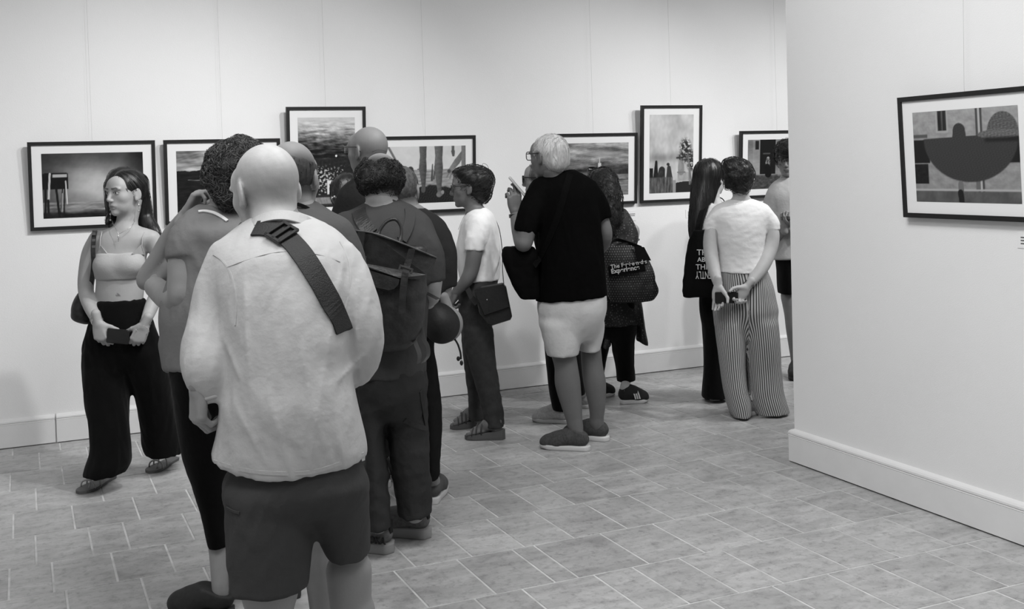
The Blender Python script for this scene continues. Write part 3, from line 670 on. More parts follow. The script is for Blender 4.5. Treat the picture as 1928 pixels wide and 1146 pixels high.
class Person:
    def __init__(s, label, D, bx, by=None, group=None):
        s.D = D; base = fl(bx, by) if by else None
        if base is None: p = px(bx, 400, D); base = np.array([p[0], p[1], 0.0])
        s.root = empty('person', base); tagv(s.root, label, 'person', group)
        s.bp = []; s.extra = []; s.seed = int(bx) % 97; s.skin = 0.3
    def p(s, x, y, dd=0.0): return px(x, y, s.D+dd)
    def m(s, r, dd=0.0): return r*(s.D+dd)/FPX
    def loft(s, rows, dd=0.0, grow=0.0, shrink=1.0, **kw):
        C, W, Dp = [], [], []
        for r in rows:
            e = dd+(r[4] if len(r) > 4 else 0.0)
            C.append(s.p((r[1]+r[2])/2, r[0], e)); W.append(s.m((r[2]-r[1])/2, e)*shrink+grow); Dp.append(r[3]*shrink+grow)
        return Loft(C, W, Dp, **kw)
    def tube(s, pts, k=0.02, grow=0.0, n=5, op=1):
        return tubep([s.p(q[0], q[1], q[3] if len(q) > 3 else 0.0) for q in pts], [s.m(q[2], q[3] if len(q) > 3 else 0.0)+grow for q in pts], k, n, op)
    def hips(s, rows, k=0.0, **kw):
        """seat of trousers or shorts: the lowest row tapers in so that the legs carry the outline"""
        rows = sorted(rows); y, a, b, d = rows[-1][:4]; c = (a+b)/2; h = (b-a)/2
        rows[-1] = (y, c-h*.86, c+h*.86, d*.86); rows.append((y+22, c-h*.62, c+h*.62, d*.55)); kw.setdefault('rnd', .02)
        return s.loft(rows, k=k, **kw)
    def sleeve(s, pts, end, nvec, k=0.03):
        return Group(s.tube(pts, k=.0)[0].p, [(s.p(*end), nvec)], k)
    def cut(s, x, y, dd, nvec, r=0.12):
        o = s.p(x, y, dd); return Cut(o, nvec, o-r, o+r)
    def part(s, name, prims, res, m, disp=None, parent=None, label=None, attrs=None):
        v, f = polygonise(prims, res, disp)
        o = obj(name, v, f, m, parent or s.root, True, attrs(v) if attrs else None)
        if label: o['label'] = label
        return o, v, f
    def folds(s, amp, f=(14, 9, 4), seed=0, vert=0.0, fine=0.0):
        """crease relief: stretched along the given axis weights (right, depth, up)"""
        b = np.array(s.root.location); sd = seed+s.seed; f = [q*2.9 for q in f]
        def fn(X, Y, Z):
            X = X+.05*np.sin(Z*5+sd); r = (X-b[0])*cR0[0]+(Y-b[1])*cR0[1]; a = (X-b[0])*F0[0]+(Y-b[1])*F0[1]; z = Z
            w = wn(r*f[0], a*f[1], z*f[2], 1.0, sd); w2 = wn(r*f[0]*2.1, a*f[1]*2.1, z*f[2]*2.4, 1.0, sd+5)
            w3 = wn(r*f[0]*3.7+1.0, a*f[1]*3.7, z*f[2]*4.5, 1.0, sd+8)
            o = 1.25*amp*(0.60*(1.7*np.sqrt(w*w+.004)-0.75)+0.36*(1.5*np.sqrt(w2*w2+.004)-0.6)+0.14*w3)
            if vert: o = o+vert*np.sin(r*75+2.5*wn(r*8, a*8, z*3, 1.0, sd+9))
            if fine: o = o+fine*wn(r*60, a*60, z*40, 1.0, sd+3)
            return o
        return fn
    def head(s, x, y, dd, face, scale=1.0, roll=0.0, fem=False, res=0.0045, tone=None, ears=True, jaw=1.0, neck=None, neckr=0.055, es=1.0, **tk):
        h = Head(s.p(x, y, dd), face, scale, roll); s.h = h; tone = tone or s.skin
        P = h.prims(fem, ears, jaw, es)
        nb = s.p(*neck) if neck else h.w(0, -.03, -.2)
        P.append(Cone(h.w(0, -.028, -.055), nb, neckr*1.02, neckr, 0.025))
        v, f = polygonise(P, res)
        s.extra.append((v, f, h.tint(v, tone, **tk)))
        s.bp.append(Cone(h.w(0, -.028, -.075), nb, neckr*0.97, neckr*1.03, 0.03))
        s.neckb = nb
        return h
    def hand(s, wrist, d, t, side, curl=(20, 30, 20), spread=3.0, scale=1.0, thumb=(0.55, 0.75, -0.35), tone=None, res=0.0036, curls=None, wr=0.026):
        d = nrm(d); t = nrm(t-d*(t@d)); n = np.cross(d, t)*(1 if side == 'R' else -1)
        L = lambda x, y, z: wrist+scale*(x*t+y*d+z*n)
        P = [Cone(L(0, -.045, 0), L(0, .012, 0), wr, wr*0.92, 0.0)]
        kn = [(.028, .088), (.009, .093), (-.010, .088), (-.028, .078)]; ln = [(.042, .026, .022), (.046, .030, .023), (.043, .028, .022), (.034, .021, .020)]
        for i, (kx, ky) in enumerate(kn):
            P.append(Cone(L(kx*0.55, .012, 0), L(kx, ky, .002), .0135*scale, .0115*scale, .012))
            cu = curls[i] if curls else curl
            a = 0.0; p = np.array([kx, ky, .002]); sp = math.radians(spread)*(1.5-i); r = .0098 if i < 3 else .0085
            for j in range(3):
                a += math.radians(cu[j]); q = p+ln[i][j]*np.array([math.sin(sp)*math.cos(a), math.cos(sp)*math.cos(a), -math.sin(a)])
                P.append(Cone(L(*p), L(*q), r*scale, r*0.9*scale, .0025 if j else .006)); p = q; r *= 0.9
        P.append(Ell(L(0, .05, -.002), np.array([.037, .045, .015])*scale, np.stack([t, d, n]), 0.012))
        b0 = np.array([.022, .022, -.006]); tv = np.array(thumb, float); tv /= np.linalg.norm(tv)
        b1 = b0+.042*nrm(tv+np.array([.25, 0, 0])); b2 = b1+.034*tv; b3 = b2+.028*nrm(tv+np.array([-.45, .1, 0]))
        P += [Cone(L(*b0), L(*b1), .015*scale, .0125*scale, .014), Cone(L(*b1), L(*b2), .0115*scale, .0105*scale, .004), Cone(L(*b2), L(*b3), .0105*scale, .0085*scale, .003)]
        v, f = polygonise(P, res); s.extra.append((v, f, np.full(len(v), tone or s.skin)))
        return L
    def finish(s, res=0.009, tone=None, tintf=None):
        v, f = polygonise(s.bp, res); t = np.full(len(v), tone or s.skin)
        if tintf is not None: t = tintf(v, t)
        VV, FF, TT = [v], [f], [t]; n = len(v)
        for (a, b, c) in s.extra: VV.append(a); FF.append(b+n); TT.append(c); n += len(a)
        o = obj('body', np.concatenate(VV), np.concatenate(FF), M_SKIN, s.root, True, {'tint': np.concatenate(TT)}); return o
    def legs_in(s, rows, k=0.75, foot=None):
        """leg of the body inside a trouser leg"""
        P = []; R = []
        for r in sorted(rows): e = (r[4] if len(r) > 4 else 0); P.append(s.p((r[1]+r[2])/2, r[0], e)); R.append(min(s.m((r[2]-r[1])/2, e), r[3])*k)
        if foot is not None: P.append(foot+np.array([0, 0, .10])); R.append(.034); P.append(foot+np.array([0, 0, .055])); R.append(.032)
        s.bp += tubep(P, R, 0.03, 2)
    # -------------------------------------------------- shoes
    def shoe(s, toe, heel, m_up, m_sole, w=0.047, sole=0.028, high=0.085, wedge=0.0, name='shoe', label=None, lift=0.0, collar=True, res=0.0055, heelw=0.034):
        toe = np.array([toe[0], toe[1], 0.0]); heel = np.array([heel[0], heel[1], 0.0]); d = nrm(toe-heel); Lh = np.linalg.norm(toe-heel); l = np.cross(Z0, d)
        pt = lambda a, b, z: heel+d*a*Lh+l*b+Z0*z
        sh = lambda a: (heelw+(w-heelw)*sst(.25, .68, a))*np.sqrt(np.clip(1-np.clip((a-.70)/.30, 0, 1)**2.4, 0, 1))*np.sqrt(np.clip(1-np.clip((.13-a)/.13, 0, 1)**2.2, 0, 1))
        z0 = sole
        P = [Cone(pt(.80, 0, z0+.012), pt(.62, 0, z0+.022), w*0.90, w*0.95, 0.02), Cone(pt(.62, 0, z0+.022), pt(.42, 0, z0+.045), w*.95, .042, .03), Cone(pt(.42, 0, z0+.045), pt(.15, 0, z0+.036), .040, .036, .03)]
        if collar: P += [Cone(pt(.22, 0, z0+.035), pt(.21, 0, z0+high), .037, .036, .02)]
        P += [Ell(pt(.86, 0, z0+.010), (.13*Lh, w*.84, .028), np.stack([d, l, Z0]), .02)]
        bb = .3; P.append(Cut(pt(.5, 0, z0-.004), -Z0, pt(.5, 0, 0)-bb, pt(.5, 0, 0)+bb, .004))
        if collar: P.append(Cut(pt(.2, 0, z0+high), nrm(Z0-d*.35), pt(.2, 0, z0+high)-.09, pt(.2, 0, z0+high)+.09, .006))
        o, v, f = s.part(name, P, res, m_up, label=label)
        A = np.linspace(0, 1, 22); ring = [(a, sh(a)) for a in A]+[(a, -sh(a)) for a in A[-2:0:-1]]
        so = MB(); n = len(ring); vs = []
        for (z, g) in ((0.0, .92), (.006, .99), (sole-.004, 1.02), (sole+.003, .98)):
            for (a, b) in ring: vs.append(pt(a, b*g, z*(1+wedge*(1-a)) + (0.012*max(0, a-.75)/.25 if z < .005 else 0)))
        fs = [tuple(range(n))[::-1], tuple(range(3*n, 4*n))]
        for r in range(3):
            for i in range(n): fs.append((r*n+i, r*n+(i+1) % n, (r+1)*n+(i+1) % n, (r+1)*n+i))
        so.add(vs, fs).build('sole', m_sole, o, True)
        return o, pt
    def barefoot(s, toe, heel, tone=None, lift=0.012, wedge=0.0):
        toe = np.array([toe[0], toe[1], 0.0]); heel = np.array([heel[0], heel[1], 0.0]); d = nrm(toe-heel); Lh = np.linalg.norm(toe-heel); l = np.cross(Z0, d)
        pt = lambda a, b, z: heel+d*a*Lh+l*b+Z0*(z+lift+wedge*(1-a))
        P = [Cone(pt(.17, 0, .030), pt(.42, 0, .042), .027, .031, 0), Cone(pt(.42, 0, .042), pt(.70, .002, .02), .032, .024, .02), Ell(pt(.68, 0, .016), (.05, .040, .017), np.stack([d, l, Z0]), .015), Cone(pt(.22, 0, .03), pt(.20, 0, .12), .031, .029, .02)]
        for i in range(5):
            b = .030-.0145*i; P.append(Cone(pt(.74-.03*abs(i-1), b, .013), pt(.93-.035*i if i else .95, b*1.05, .010), .010 if i else .0125, .008 if i else .011, .004))
        v, f = polygonise(P, .0045); s.extra.append((v, f, np.full(len(v), tone or s.skin)))
        return pt, sst
    def sandal(s, toe, heel, m_sole, m_strap, sole=0.014, wedge=0.0, straps=((.78, 1), (.60, 1)), name='sandal'):
        toe = np.array([toe[0], toe[1], 0.0]); heel = np.array([heel[0], heel[1], 0.0]); d = nrm(toe-heel); Lh = np.linalg.norm(toe-heel); l = np.cross(Z0, d)
        toe2 = toe+d*.012; heel2 = heel-d*.008; L2 = np.linalg.norm(toe2-heel2)
        pt2 = lambda a, b, z: heel2+d*a*L2+l*b+Z0*z
        sh = lambda a: (.034+(.047-.034)*sst(.25, .68, a))*np.sqrt(np.clip(1-np.clip((a-.72)/.28, 0, 1)**2.4, 0, 1))*np.sqrt(np.clip(1-np.clip((.13-a)/.13, 0, 1)**2.2, 0, 1))
        A = np.linspace(0, 1, 20); ring = [(a, sh(a)) for a in A]+[(a, -sh(a)) for a in A[-2:0:-1]]; n = len(ring); vs = []
        for (q, g) in ((0.0, .95), (.3, 1.0), (1.0, 1.0)):
            for (a, b) in ring: vs.append(pt2(a, b*g, q*(sole+wedge*(1-a))))
        fs = [tuple(range(n))[::-1], tuple(range(2*n, 3*n))]
        for r in range(2):
            for i in range(n): fs.append((r*n+i, r*n+(i+1) % n, (r+1)*n+(i+1) % n, (r+1)*n+i))
        o = MB().add(vs, fs).build(name, m_sole, s.root, False)
        pt = lambda a, b, z: heel+d*a*Lh+l*b+Z0*(z+sole+wedge*(1-a))
        for (a, q) in straps:
            h = .040 if a > .7 else .062; wd = .043 if a > .5 else .038
            pts = [pt(a+q*.03*math.cos(t), wd*math.cos(t), -.004+h*math.sin(t)**.7) for t in np.linspace(0, math.pi, 12)]
            MB().tube(pts, 0.0045, 6).build('strap', m_strap, o, True)
        MB().tube([pt(.86, .018, .0), pt(.80, .018, .026), pt(.70, .008, .044), pt(.60, 0, .062)], 0.004, 6).build('strap', m_strap, o, True)
        return o
    # -------------------------------------------------- hair
    def hair(s, prims, m, res=0.006, amp=0.004, freq=55, strands=0, length=0.08, curl=0.0, sr=0.0013, flow=None, name='hair', seed=1, lift=0.004, stretch=(1, 1, 1), parent=None, steps=9, curlf=5.0):
        b = s.h.c; sd = seed+s.seed
        disp = lambda X, Y, Z: amp*wn((X-b[0])*stretch[0], (Y-b[1])*stretch[1], (Z-b[2])*stretch[2], freq, sd)+amp*0.6*wn((X-b[0])*stretch[0], (Y-b[1])*stretch[1], (Z-b[2])*stretch[2], freq*2.2, sd+4)
        v, f = polygonise(prims, res, disp)
        V_, F_ = v, f
        if strands:
            nn = vnormals(v, f); rg = np.random.RandomState(sd); kd = KDTree(len(v))
            for i, q in enumerate(v): kd.insert(q, i)
            kd.balance(); vs = []; fs = []
            cnt = 0
            for i in rg.randint(0, len(v), strands):
                p = v[i]+nn[i]*lift*rg.rand(); step = length*(0.5+rg.rand())/steps; ph = rg.rand()*6.28; pts = []
                dirn = flow(s.h, v[i], nn[i], rg) if flow else np.array([0, 0, -1.0])+0.3*rg.normal(size=3)
                for k in range(steps):
                    _, j, _ = kd.find(p); n_ = nn[j]; base = v[j]+n_*lift*(0.6+0.8*rg.rand()*0.3+0.5)
                    t = nrm(dirn-n_*(dirn@n_)); side = np.cross(n_, t)
                    a = ph+k*curlf*0.35; pts.append(base+curl*(side*math.sin(a)+n_*(0.6+0.6*math.cos(a))))
                    p = base+t*step
                m0 = len(pts); off = len(vs); ra = sr*(0.7+0.6*rg.rand())
                for k in range(m0):
                    t = nrm(pts[min(k+1, m0-1)]-pts[max(k-1, 0)]); u = nrm(np.cross(t, [0.31, 0.2, 0.9])); w_ = np.cross(t, u); rr = ra*(1-0.75*k/(m0-1))
                    for q in range(3): vs.append(pts[k]+rr*(math.cos(2.094*q)*u+math.sin(2.094*q)*w_))
                for k in range(m0-1):
                    for q in range(3): fs.append((off+k*3+q, off+k*3+(q+1) % 3, off+k*3+3+(q+1) % 3, off+k*3+3+q))
            F_ = np.concatenate([f, np.array(fs)+len(v)]); V_ = np.concatenate([v, np.array(vs)])
        return obj(name, V_, F_, m, parent or s.root, True), v, f
    def glasses(s, w=0.033, hgt=0.021, z=-0.002, yy=0.106, r=0.0022, temple=True, m=None, lens=True, name='glasses'):
        h = s.h; g = MB(); ringpts = []
        for q in (-1, 1):
            cx = q*.0335; pts = []
            for t in np.linspace(0, 2*math.pi, 20, endpoint=False):
                c, n_ = math.cos(t), math.sin(t); ex = 0.55
                pts.append(h.w(cx+w*.86*np.sign(c)*abs(c)**ex, yy-.006*abs(cx+w*c)/.06, z+hgt*np.sign(n_)*abs(n_)**ex))
            g.tube(pts, r*h.s, 6, closed=True); ringpts.append(pts)
            if temple: g.tube([h.w(q*.062, yy-.006, z+hgt*.5), h.w(q*.070, yy-.03, z+hgt*.5), h.w(q*.079, .03, z+.010), h.w(q*.081, -.006, z+.010), h.w(q*.080, -.030, z-.012)], r*h.s*1.1, 6)
        g.tube([h.w(-.008, yy, z+.006), h.w(0, yy+.003, z+.008), h.w(.008, yy, z+.006)], r*h.s, 6)
        o = g.build(name, m or M_GLASS, s.root, True)
        if lens:
            for pts in ringpts: MB().add(pts, [tuple(range(len(pts)))]).build('lens', M_LENS, o)
        return o
def drape(v, f, path, w, t, across_px=None, lift=0.004, n=5):
    """band laid on a surface: photo pixels are cast onto it along their own view rays"""
    bvh = BVHTree.FromPolygons([tuple(q) for q in v], [tuple(int(i) for i in q) for q in f])
    Q = catmull([np.array(q, float) for q in path], n); pts = []; nor = []
    for q in Q:
        d = nrm(cF+((q[0]-IW/2)/FPX)*cR-((q[1]-PPY)/FPX)*cU)
        hit = bvh.ray_cast(Vector(CP), Vector(d))
        if hit[0] is None: continue
        nn = np.array(hit[1]); nn = nn if nn@d < 0 else -nn
        pts.append(np.array(hit[0])); nor.append(nn)
    for it in range(4):                              # pull the band taut
        for i in range(1, len(pts)-1): pts[i] = 0.5*pts[i]+0.25*(pts[i-1]+pts[i+1]); nor[i] = nrm(nor[i-1]+nor[i]*2+nor[i+1])
    pts = [p+n_*lift for p, n_ in zip(pts, nor)]; ac = []
    for i in range(len(pts)):
        tg = nrm(pts[min(i+1, len(pts)-1)]-pts[max(i-1, 0)]); ac.append(nrm(np.cross(nor[i], tg)))
    return pts, ac, nor
# ------------------------------------------------------------------ the people
M_BLACKC = cloth('black_cloth', 0.005, var=0.15, bump=0.2, sheen=0.05)
M_HAIRD = mat('dark_hair', 0.012, 0.45, var=0.5, vscale=60, spec=0.5, stretch=(3, 3, 0.4))
M_HAIRM = mat('brown_curly_hair', 0.075, 0.55, var=0.6, vscale=50, spec=0.4)
M_RUB = mat('white_rubber', 0.62, 0.6); M_DRUB = mat('dark_rubber', 0.03, 0.6)
M_LEATH = mat('brown_leather', 0.055, 0.5, var=0.3, vscale=25)
GAL = 'gallery visitors'

# ---- 1: crop top, wide black trousers, facing the lens side of the room
def person_croptop():
    s = Person('person in pale crop top and wide black trousers, phone held in both hands', 5.55, 235, 905, GAL); s.skin = 0.36
    tr = [(425, 214, 258, .052), (433, 192, 282, .060), (445, 180, 292, .075), (470, 177, 279, .088), (500, 178, 273, .095), (525, 182, 271, .090), (550, 181, 270, .088), (572, 183, 268, .086), (610, 182, 272, .085)]
    s.bp = [s.loft(tr, rnd=.02)]
    a1 = [(183, 449, 15, .0), (170, 478, 16, .01), (163, 520, 15.5, .01), (162, 550, 14, .0), (170, 577, 12.5, -.06), (184, 606, 9.5, -.15)]
    a2 = [(287, 449, 15, .0), (299, 478, 16, .01), (303, 515, 15.5, .02), (297, 548, 14, .0), (284, 580, 12.5, -.06), (272, 611, 9, -.15)]
    s.bp += s.tube(a1)+s.tube(a2)
    s.hand(s.p(184, 606, -.155), V(.22, -1, -.05), V(1, .25, -.1), 'R', curls=[(38, 30, 15), (42, 34, 18), (46, 36, 18), (50, 40, 20)], thumb=(.75, .6, -.25), scale=0.93, wr=.023)
    s.hand(s.p(272, 611, -.155), V(-.45, -.9, -.05), V(-.85, .45, -.1), 'L', curls=[(40, 40, 20), (48, 46, 22), (54, 50, 25), (58, 50, 25)], thumb=(.55, .75, -.35), scale=0.93, wr=.023)
    h = s.head(237, 362, -.02, V(-.52, .0, -.85), 0.97, fem=True, res=.003, neck=(236, 428, .0), neckr=.050, tone=.37, brow=.30, jaw=.98)
    P = [h.ell(0, -.020, .030, .081, .100, .092, 0)]
    P += s.tube([(262, 345, 15, .03), (268, 378, 15, .06), (272, 405, 15, .08), (281, 422, 13, .06), (294, 436, 8, .03), (301, 444, 3, .03)], k=.02)
    P += s.tube([(206, 350, 8, .02), (208, 380, 8, .03), (210, 400, 8, .03), (206, 412, 7, .0), (201, 420, 3, -.02)], k=.02)
    P += [Cone(s.p(232, 345, .08), s.p(240, 420, .12), .085, .09, .03)]
    P += [h.ell(0, .085, -.034, .10, .072, .055, .010, op=2), h.ell(0, .118, .0, .060, .06, .062, .010, op=2), h.ell(.004, .122, .018, .032, .05, .056, .010, op=2), h.ell(0, .12, -.08, .07, .08, .06, .01, op=2), h.ell(-.090, .010, -.012, .022, .018, .030, .008, op=2)]
    fl_ = lambda H, v, n, r: np.array([0, 0, -1.0])+(-H.M[1]*.6 if H.loc(v)[2] > .04 else 0)+.04*r.normal(size=3)
    s.hair(P, M_HAIRD, res=.005, amp=.0016, freq=70, strands=520, length=.16, sr=.0011, flow=fl_, stretch=(1.4, 1.4, .15), lift=.003)
    s.finish(.008, tintf=lambda v, t: t*(1-.6*(np.linalg.norm(v-s.p(222, 556, -.088), axis=1) < .009)))
    M = cloth('ribbed_pale_jersey', 0.40, bump=.12, bs=150)
    top = [(477, 178, 274, .104), (486, 175.5, 273, .110), (500, 175, 273, .112), (512, 178, 273, .106), (526, 181.5, 271.5, .096)]
    P = [s.loft(top, rnd=.006, bow=0)]+[Ell(s.p(x, 497, -.070), (.058, .044, .048), k=.05) for x in (203, 249)]
    P += [Cut(s.p(225, 476, -.1), Z0, s.p(225, 476, 0)-.3, s.p(225, 476, 0)+.3), Cut(s.p(225, 527, -.1), -Z0, s.p(225, 527, 0)-.3, s.p(225, 527, 0)+.3)]
    t, v, f = s.part('crop_top', P, .006, M, s.folds(.0006, (30, 20, 40)))
    for q in ([(182, 480, -.056), (188, 463, -.070), (189, 448, -.068), (192, 436, -.046)], [(271, 482, -.040), (267, 463, -.066), (268, 448, -.064), (272, 437, -.042)]):
        MB().tube([s.p(*e) for e in q], .0028, 6).build('shoulder_strap', M, t, True)
    for (tri) in ([(182, 479, -.056), (189, 461, -.070), (202, 478, -.104)], [(247, 478, -.104), (266, 460, -.070), (271, 479, -.046)]):
        pts = [s.p(*e) for e in tri]; MB().add(pts+[q+F0*.012 for q in pts], [(0, 2, 1), (3, 4, 5), (0, 1, 4, 3), (1, 2, 5, 4), (2, 0, 3, 5)]).build('lace_cup', M, t)
    hip = [(563, 180, 273, .098), (585, 176, 279, .108), (615, 166, 290, .120), (650, 159, 302, .125), (672, 158, 308, .12)]
    l1 = [(655, 158, 240, .118), (700, 157, 241, .115, -.02), (760, 163, 241, .112, -.05), (810, 171, 242, .112, -.08), (850, 172, 244, .115, -.10), (875, 164, 243, .12, -.11), (891, 160, 234, .12, -.11)]
    l2 = [(655, 243, 306, .115), (700, 245, 316, .115, .04), (750, 259, 326, .115, .10), (810, 268, 336, .115, .16), (838, 271, 342, .118, .19), (853, 278, 344, .118, .20)]
    P = [s.hips(hip), s.loft(l1, k=.04, rnd=.01), s.loft(l2, k=.04, rnd=.01)]
    s.part('trousers', P, .0075, M_BLACKC, s.folds(.005, (18, 16, 2.4)))
    t1, h1, t2, h2 = fl(152, 929), fl(212, 898), fl(283, 890), fl(330, 864)
    s.legs_in(l1, .45, h1+(t1-h1)*.2); s.legs_in(l2, .45, h2+(t2-h2)*.2)
    for a, b in ((t1, h1), (t2, h2)): s.barefoot(a, b); s.sandal(a, b, mat('tan_sole', .12, .7), mat('pale_strap', .35, .4))
    # jewellery
    n_ = MB(); arc = [s.p(x, y, d) for x, y, d in ((211, 414, -.035), (214, 424, -.075), (221, 435, -.095), (224, 440, -.098), (232, 436, -.095), (246, 427, -.075), (254, 416, -.035))]
    n_.tube(catmull(arc, 3), .0011, 5).build('necklace', M_METAL, s.root, True)
    MB().tube([s.p(223, 440, -.100), s.p(223, 455, -.100)], .0014, 5).tube([s.p(220.5, 446, -.100), s.p(225.5, 446, -.100)], .0014, 5).build('pendant_cross', M_METAL, s.root, True)
    for hx, hy in ((261, 378), (208, 395)):
        e = MB(); e.tube([s.p(hx, hy, -.045), s.p(hx, hy+20, -.045)], .0008, 4)
        for q, rr in ((0, .0035), (8, .0052), (19, .0050)): e.sphere(s.p(hx, hy+q, -.047), rr, 6)
        e.build('earring', M_METAL, s.root, True)
    def bangle(a, b, f_, r, tr_, name='bracelet', beads=False):
        c = s.p(a[0]+(b[0]-a[0])*f_, a[1]+(b[1]-a[1])*f_, a[2]+(b[2]-a[2])*f_); d_ = nrm(s.p(*b)-s.p(*a)); u = nrm(np.cross(d_, F0)); w_ = np.cross(d_, u)
        pts = [c+r*(math.cos(t)*u+math.sin(t)*w_) for t in np.linspace(0, 6.283, 22, endpoint=False)]; g = MB()
        if beads:
            for q in pts: g.sphere(q, tr_*1.6, 5)
        else: g.tube(pts, tr_, 6, closed=True)
        g.build(name, M_METAL, s.root, True)
    w1, k1 = (170, 577, -.06), (184, 606, -.15); w2, k2 = (284, 580, -.06), (272, 611, -.15)
    bangle(w1, k1, .78, .0275, .0022); bangle(w1, k1, .95, .0262, .004); bangle(w2, k2, .86, .0262, .0018); bangle(w2, k2, 1.02, .0262, .0018); bangle(w2, k2, 1.32, .030, .0018, beads=True)
    # phone
    ax = V(1, -.12, 0); ay = V(.12, 1, 0); c = s.p(222, 633, -.168); az = np.cross(ax, ay)
    r = empty('smartphone', c); tagv(r, 'dark smartphone held in both hands before the wide black trousers', 'phone')
    MB().obox(c, ax, ay, az, .055, .036, .0045, .003).build('case', M_BLACKPL, r); MB().obox(c-az*-.0047, ax, ay, az, .050, .032, .0003).build('screen', mat('phone_screen', .01, .1), r)
    # shoulder bag
    c = s.p(160, 585, .10); r = empty('shoulder_bag', c); tagv(r, 'small dark patterned shoulder bag hanging behind the bare arm on a short strap', 'bag')
    M = mat('dark_patterned_leather', .022, .45, var=.8, vscale=40)
    P = [Loft([s.p(162, 545, .1), s.p(157, 562, .1), s.p(154, 585, .1), s.p(158, 602, .1), s.p(166, 610, .1)], [.03, .045, .052, .05, .03], [.02, .045, .055, .05, .025], k=0, rnd=.02)]
    v, f = polygonise(P, .006); obj('bag_body', v, f, M, r)
    pts = [s.p(163, 552, .08), s.p(172, 500, .085), s.p(176, 455, .07), s.p(178, 436, .03), s.p(179, 433, -.02), s.p(177, 445, -.07), s.p(175, 470, -.09), s.p(176, 500, -.08), s.p(170, 548, .03)]
    pts = catmull(pts, 4); MB().ribbon(pts, cR0, F0, .022, .004).build('strap', M, r)
    bx = MB()
    for y in (440, 452, 464): bx.obox(s.p(176.5, y, -.074-.0006*(y-440)), cR0, Z0, F0, .008, .006, .004)
    bx.build('buckle', mat('dull_steel', .15, .5, metal=.5), r)
person_croptop()

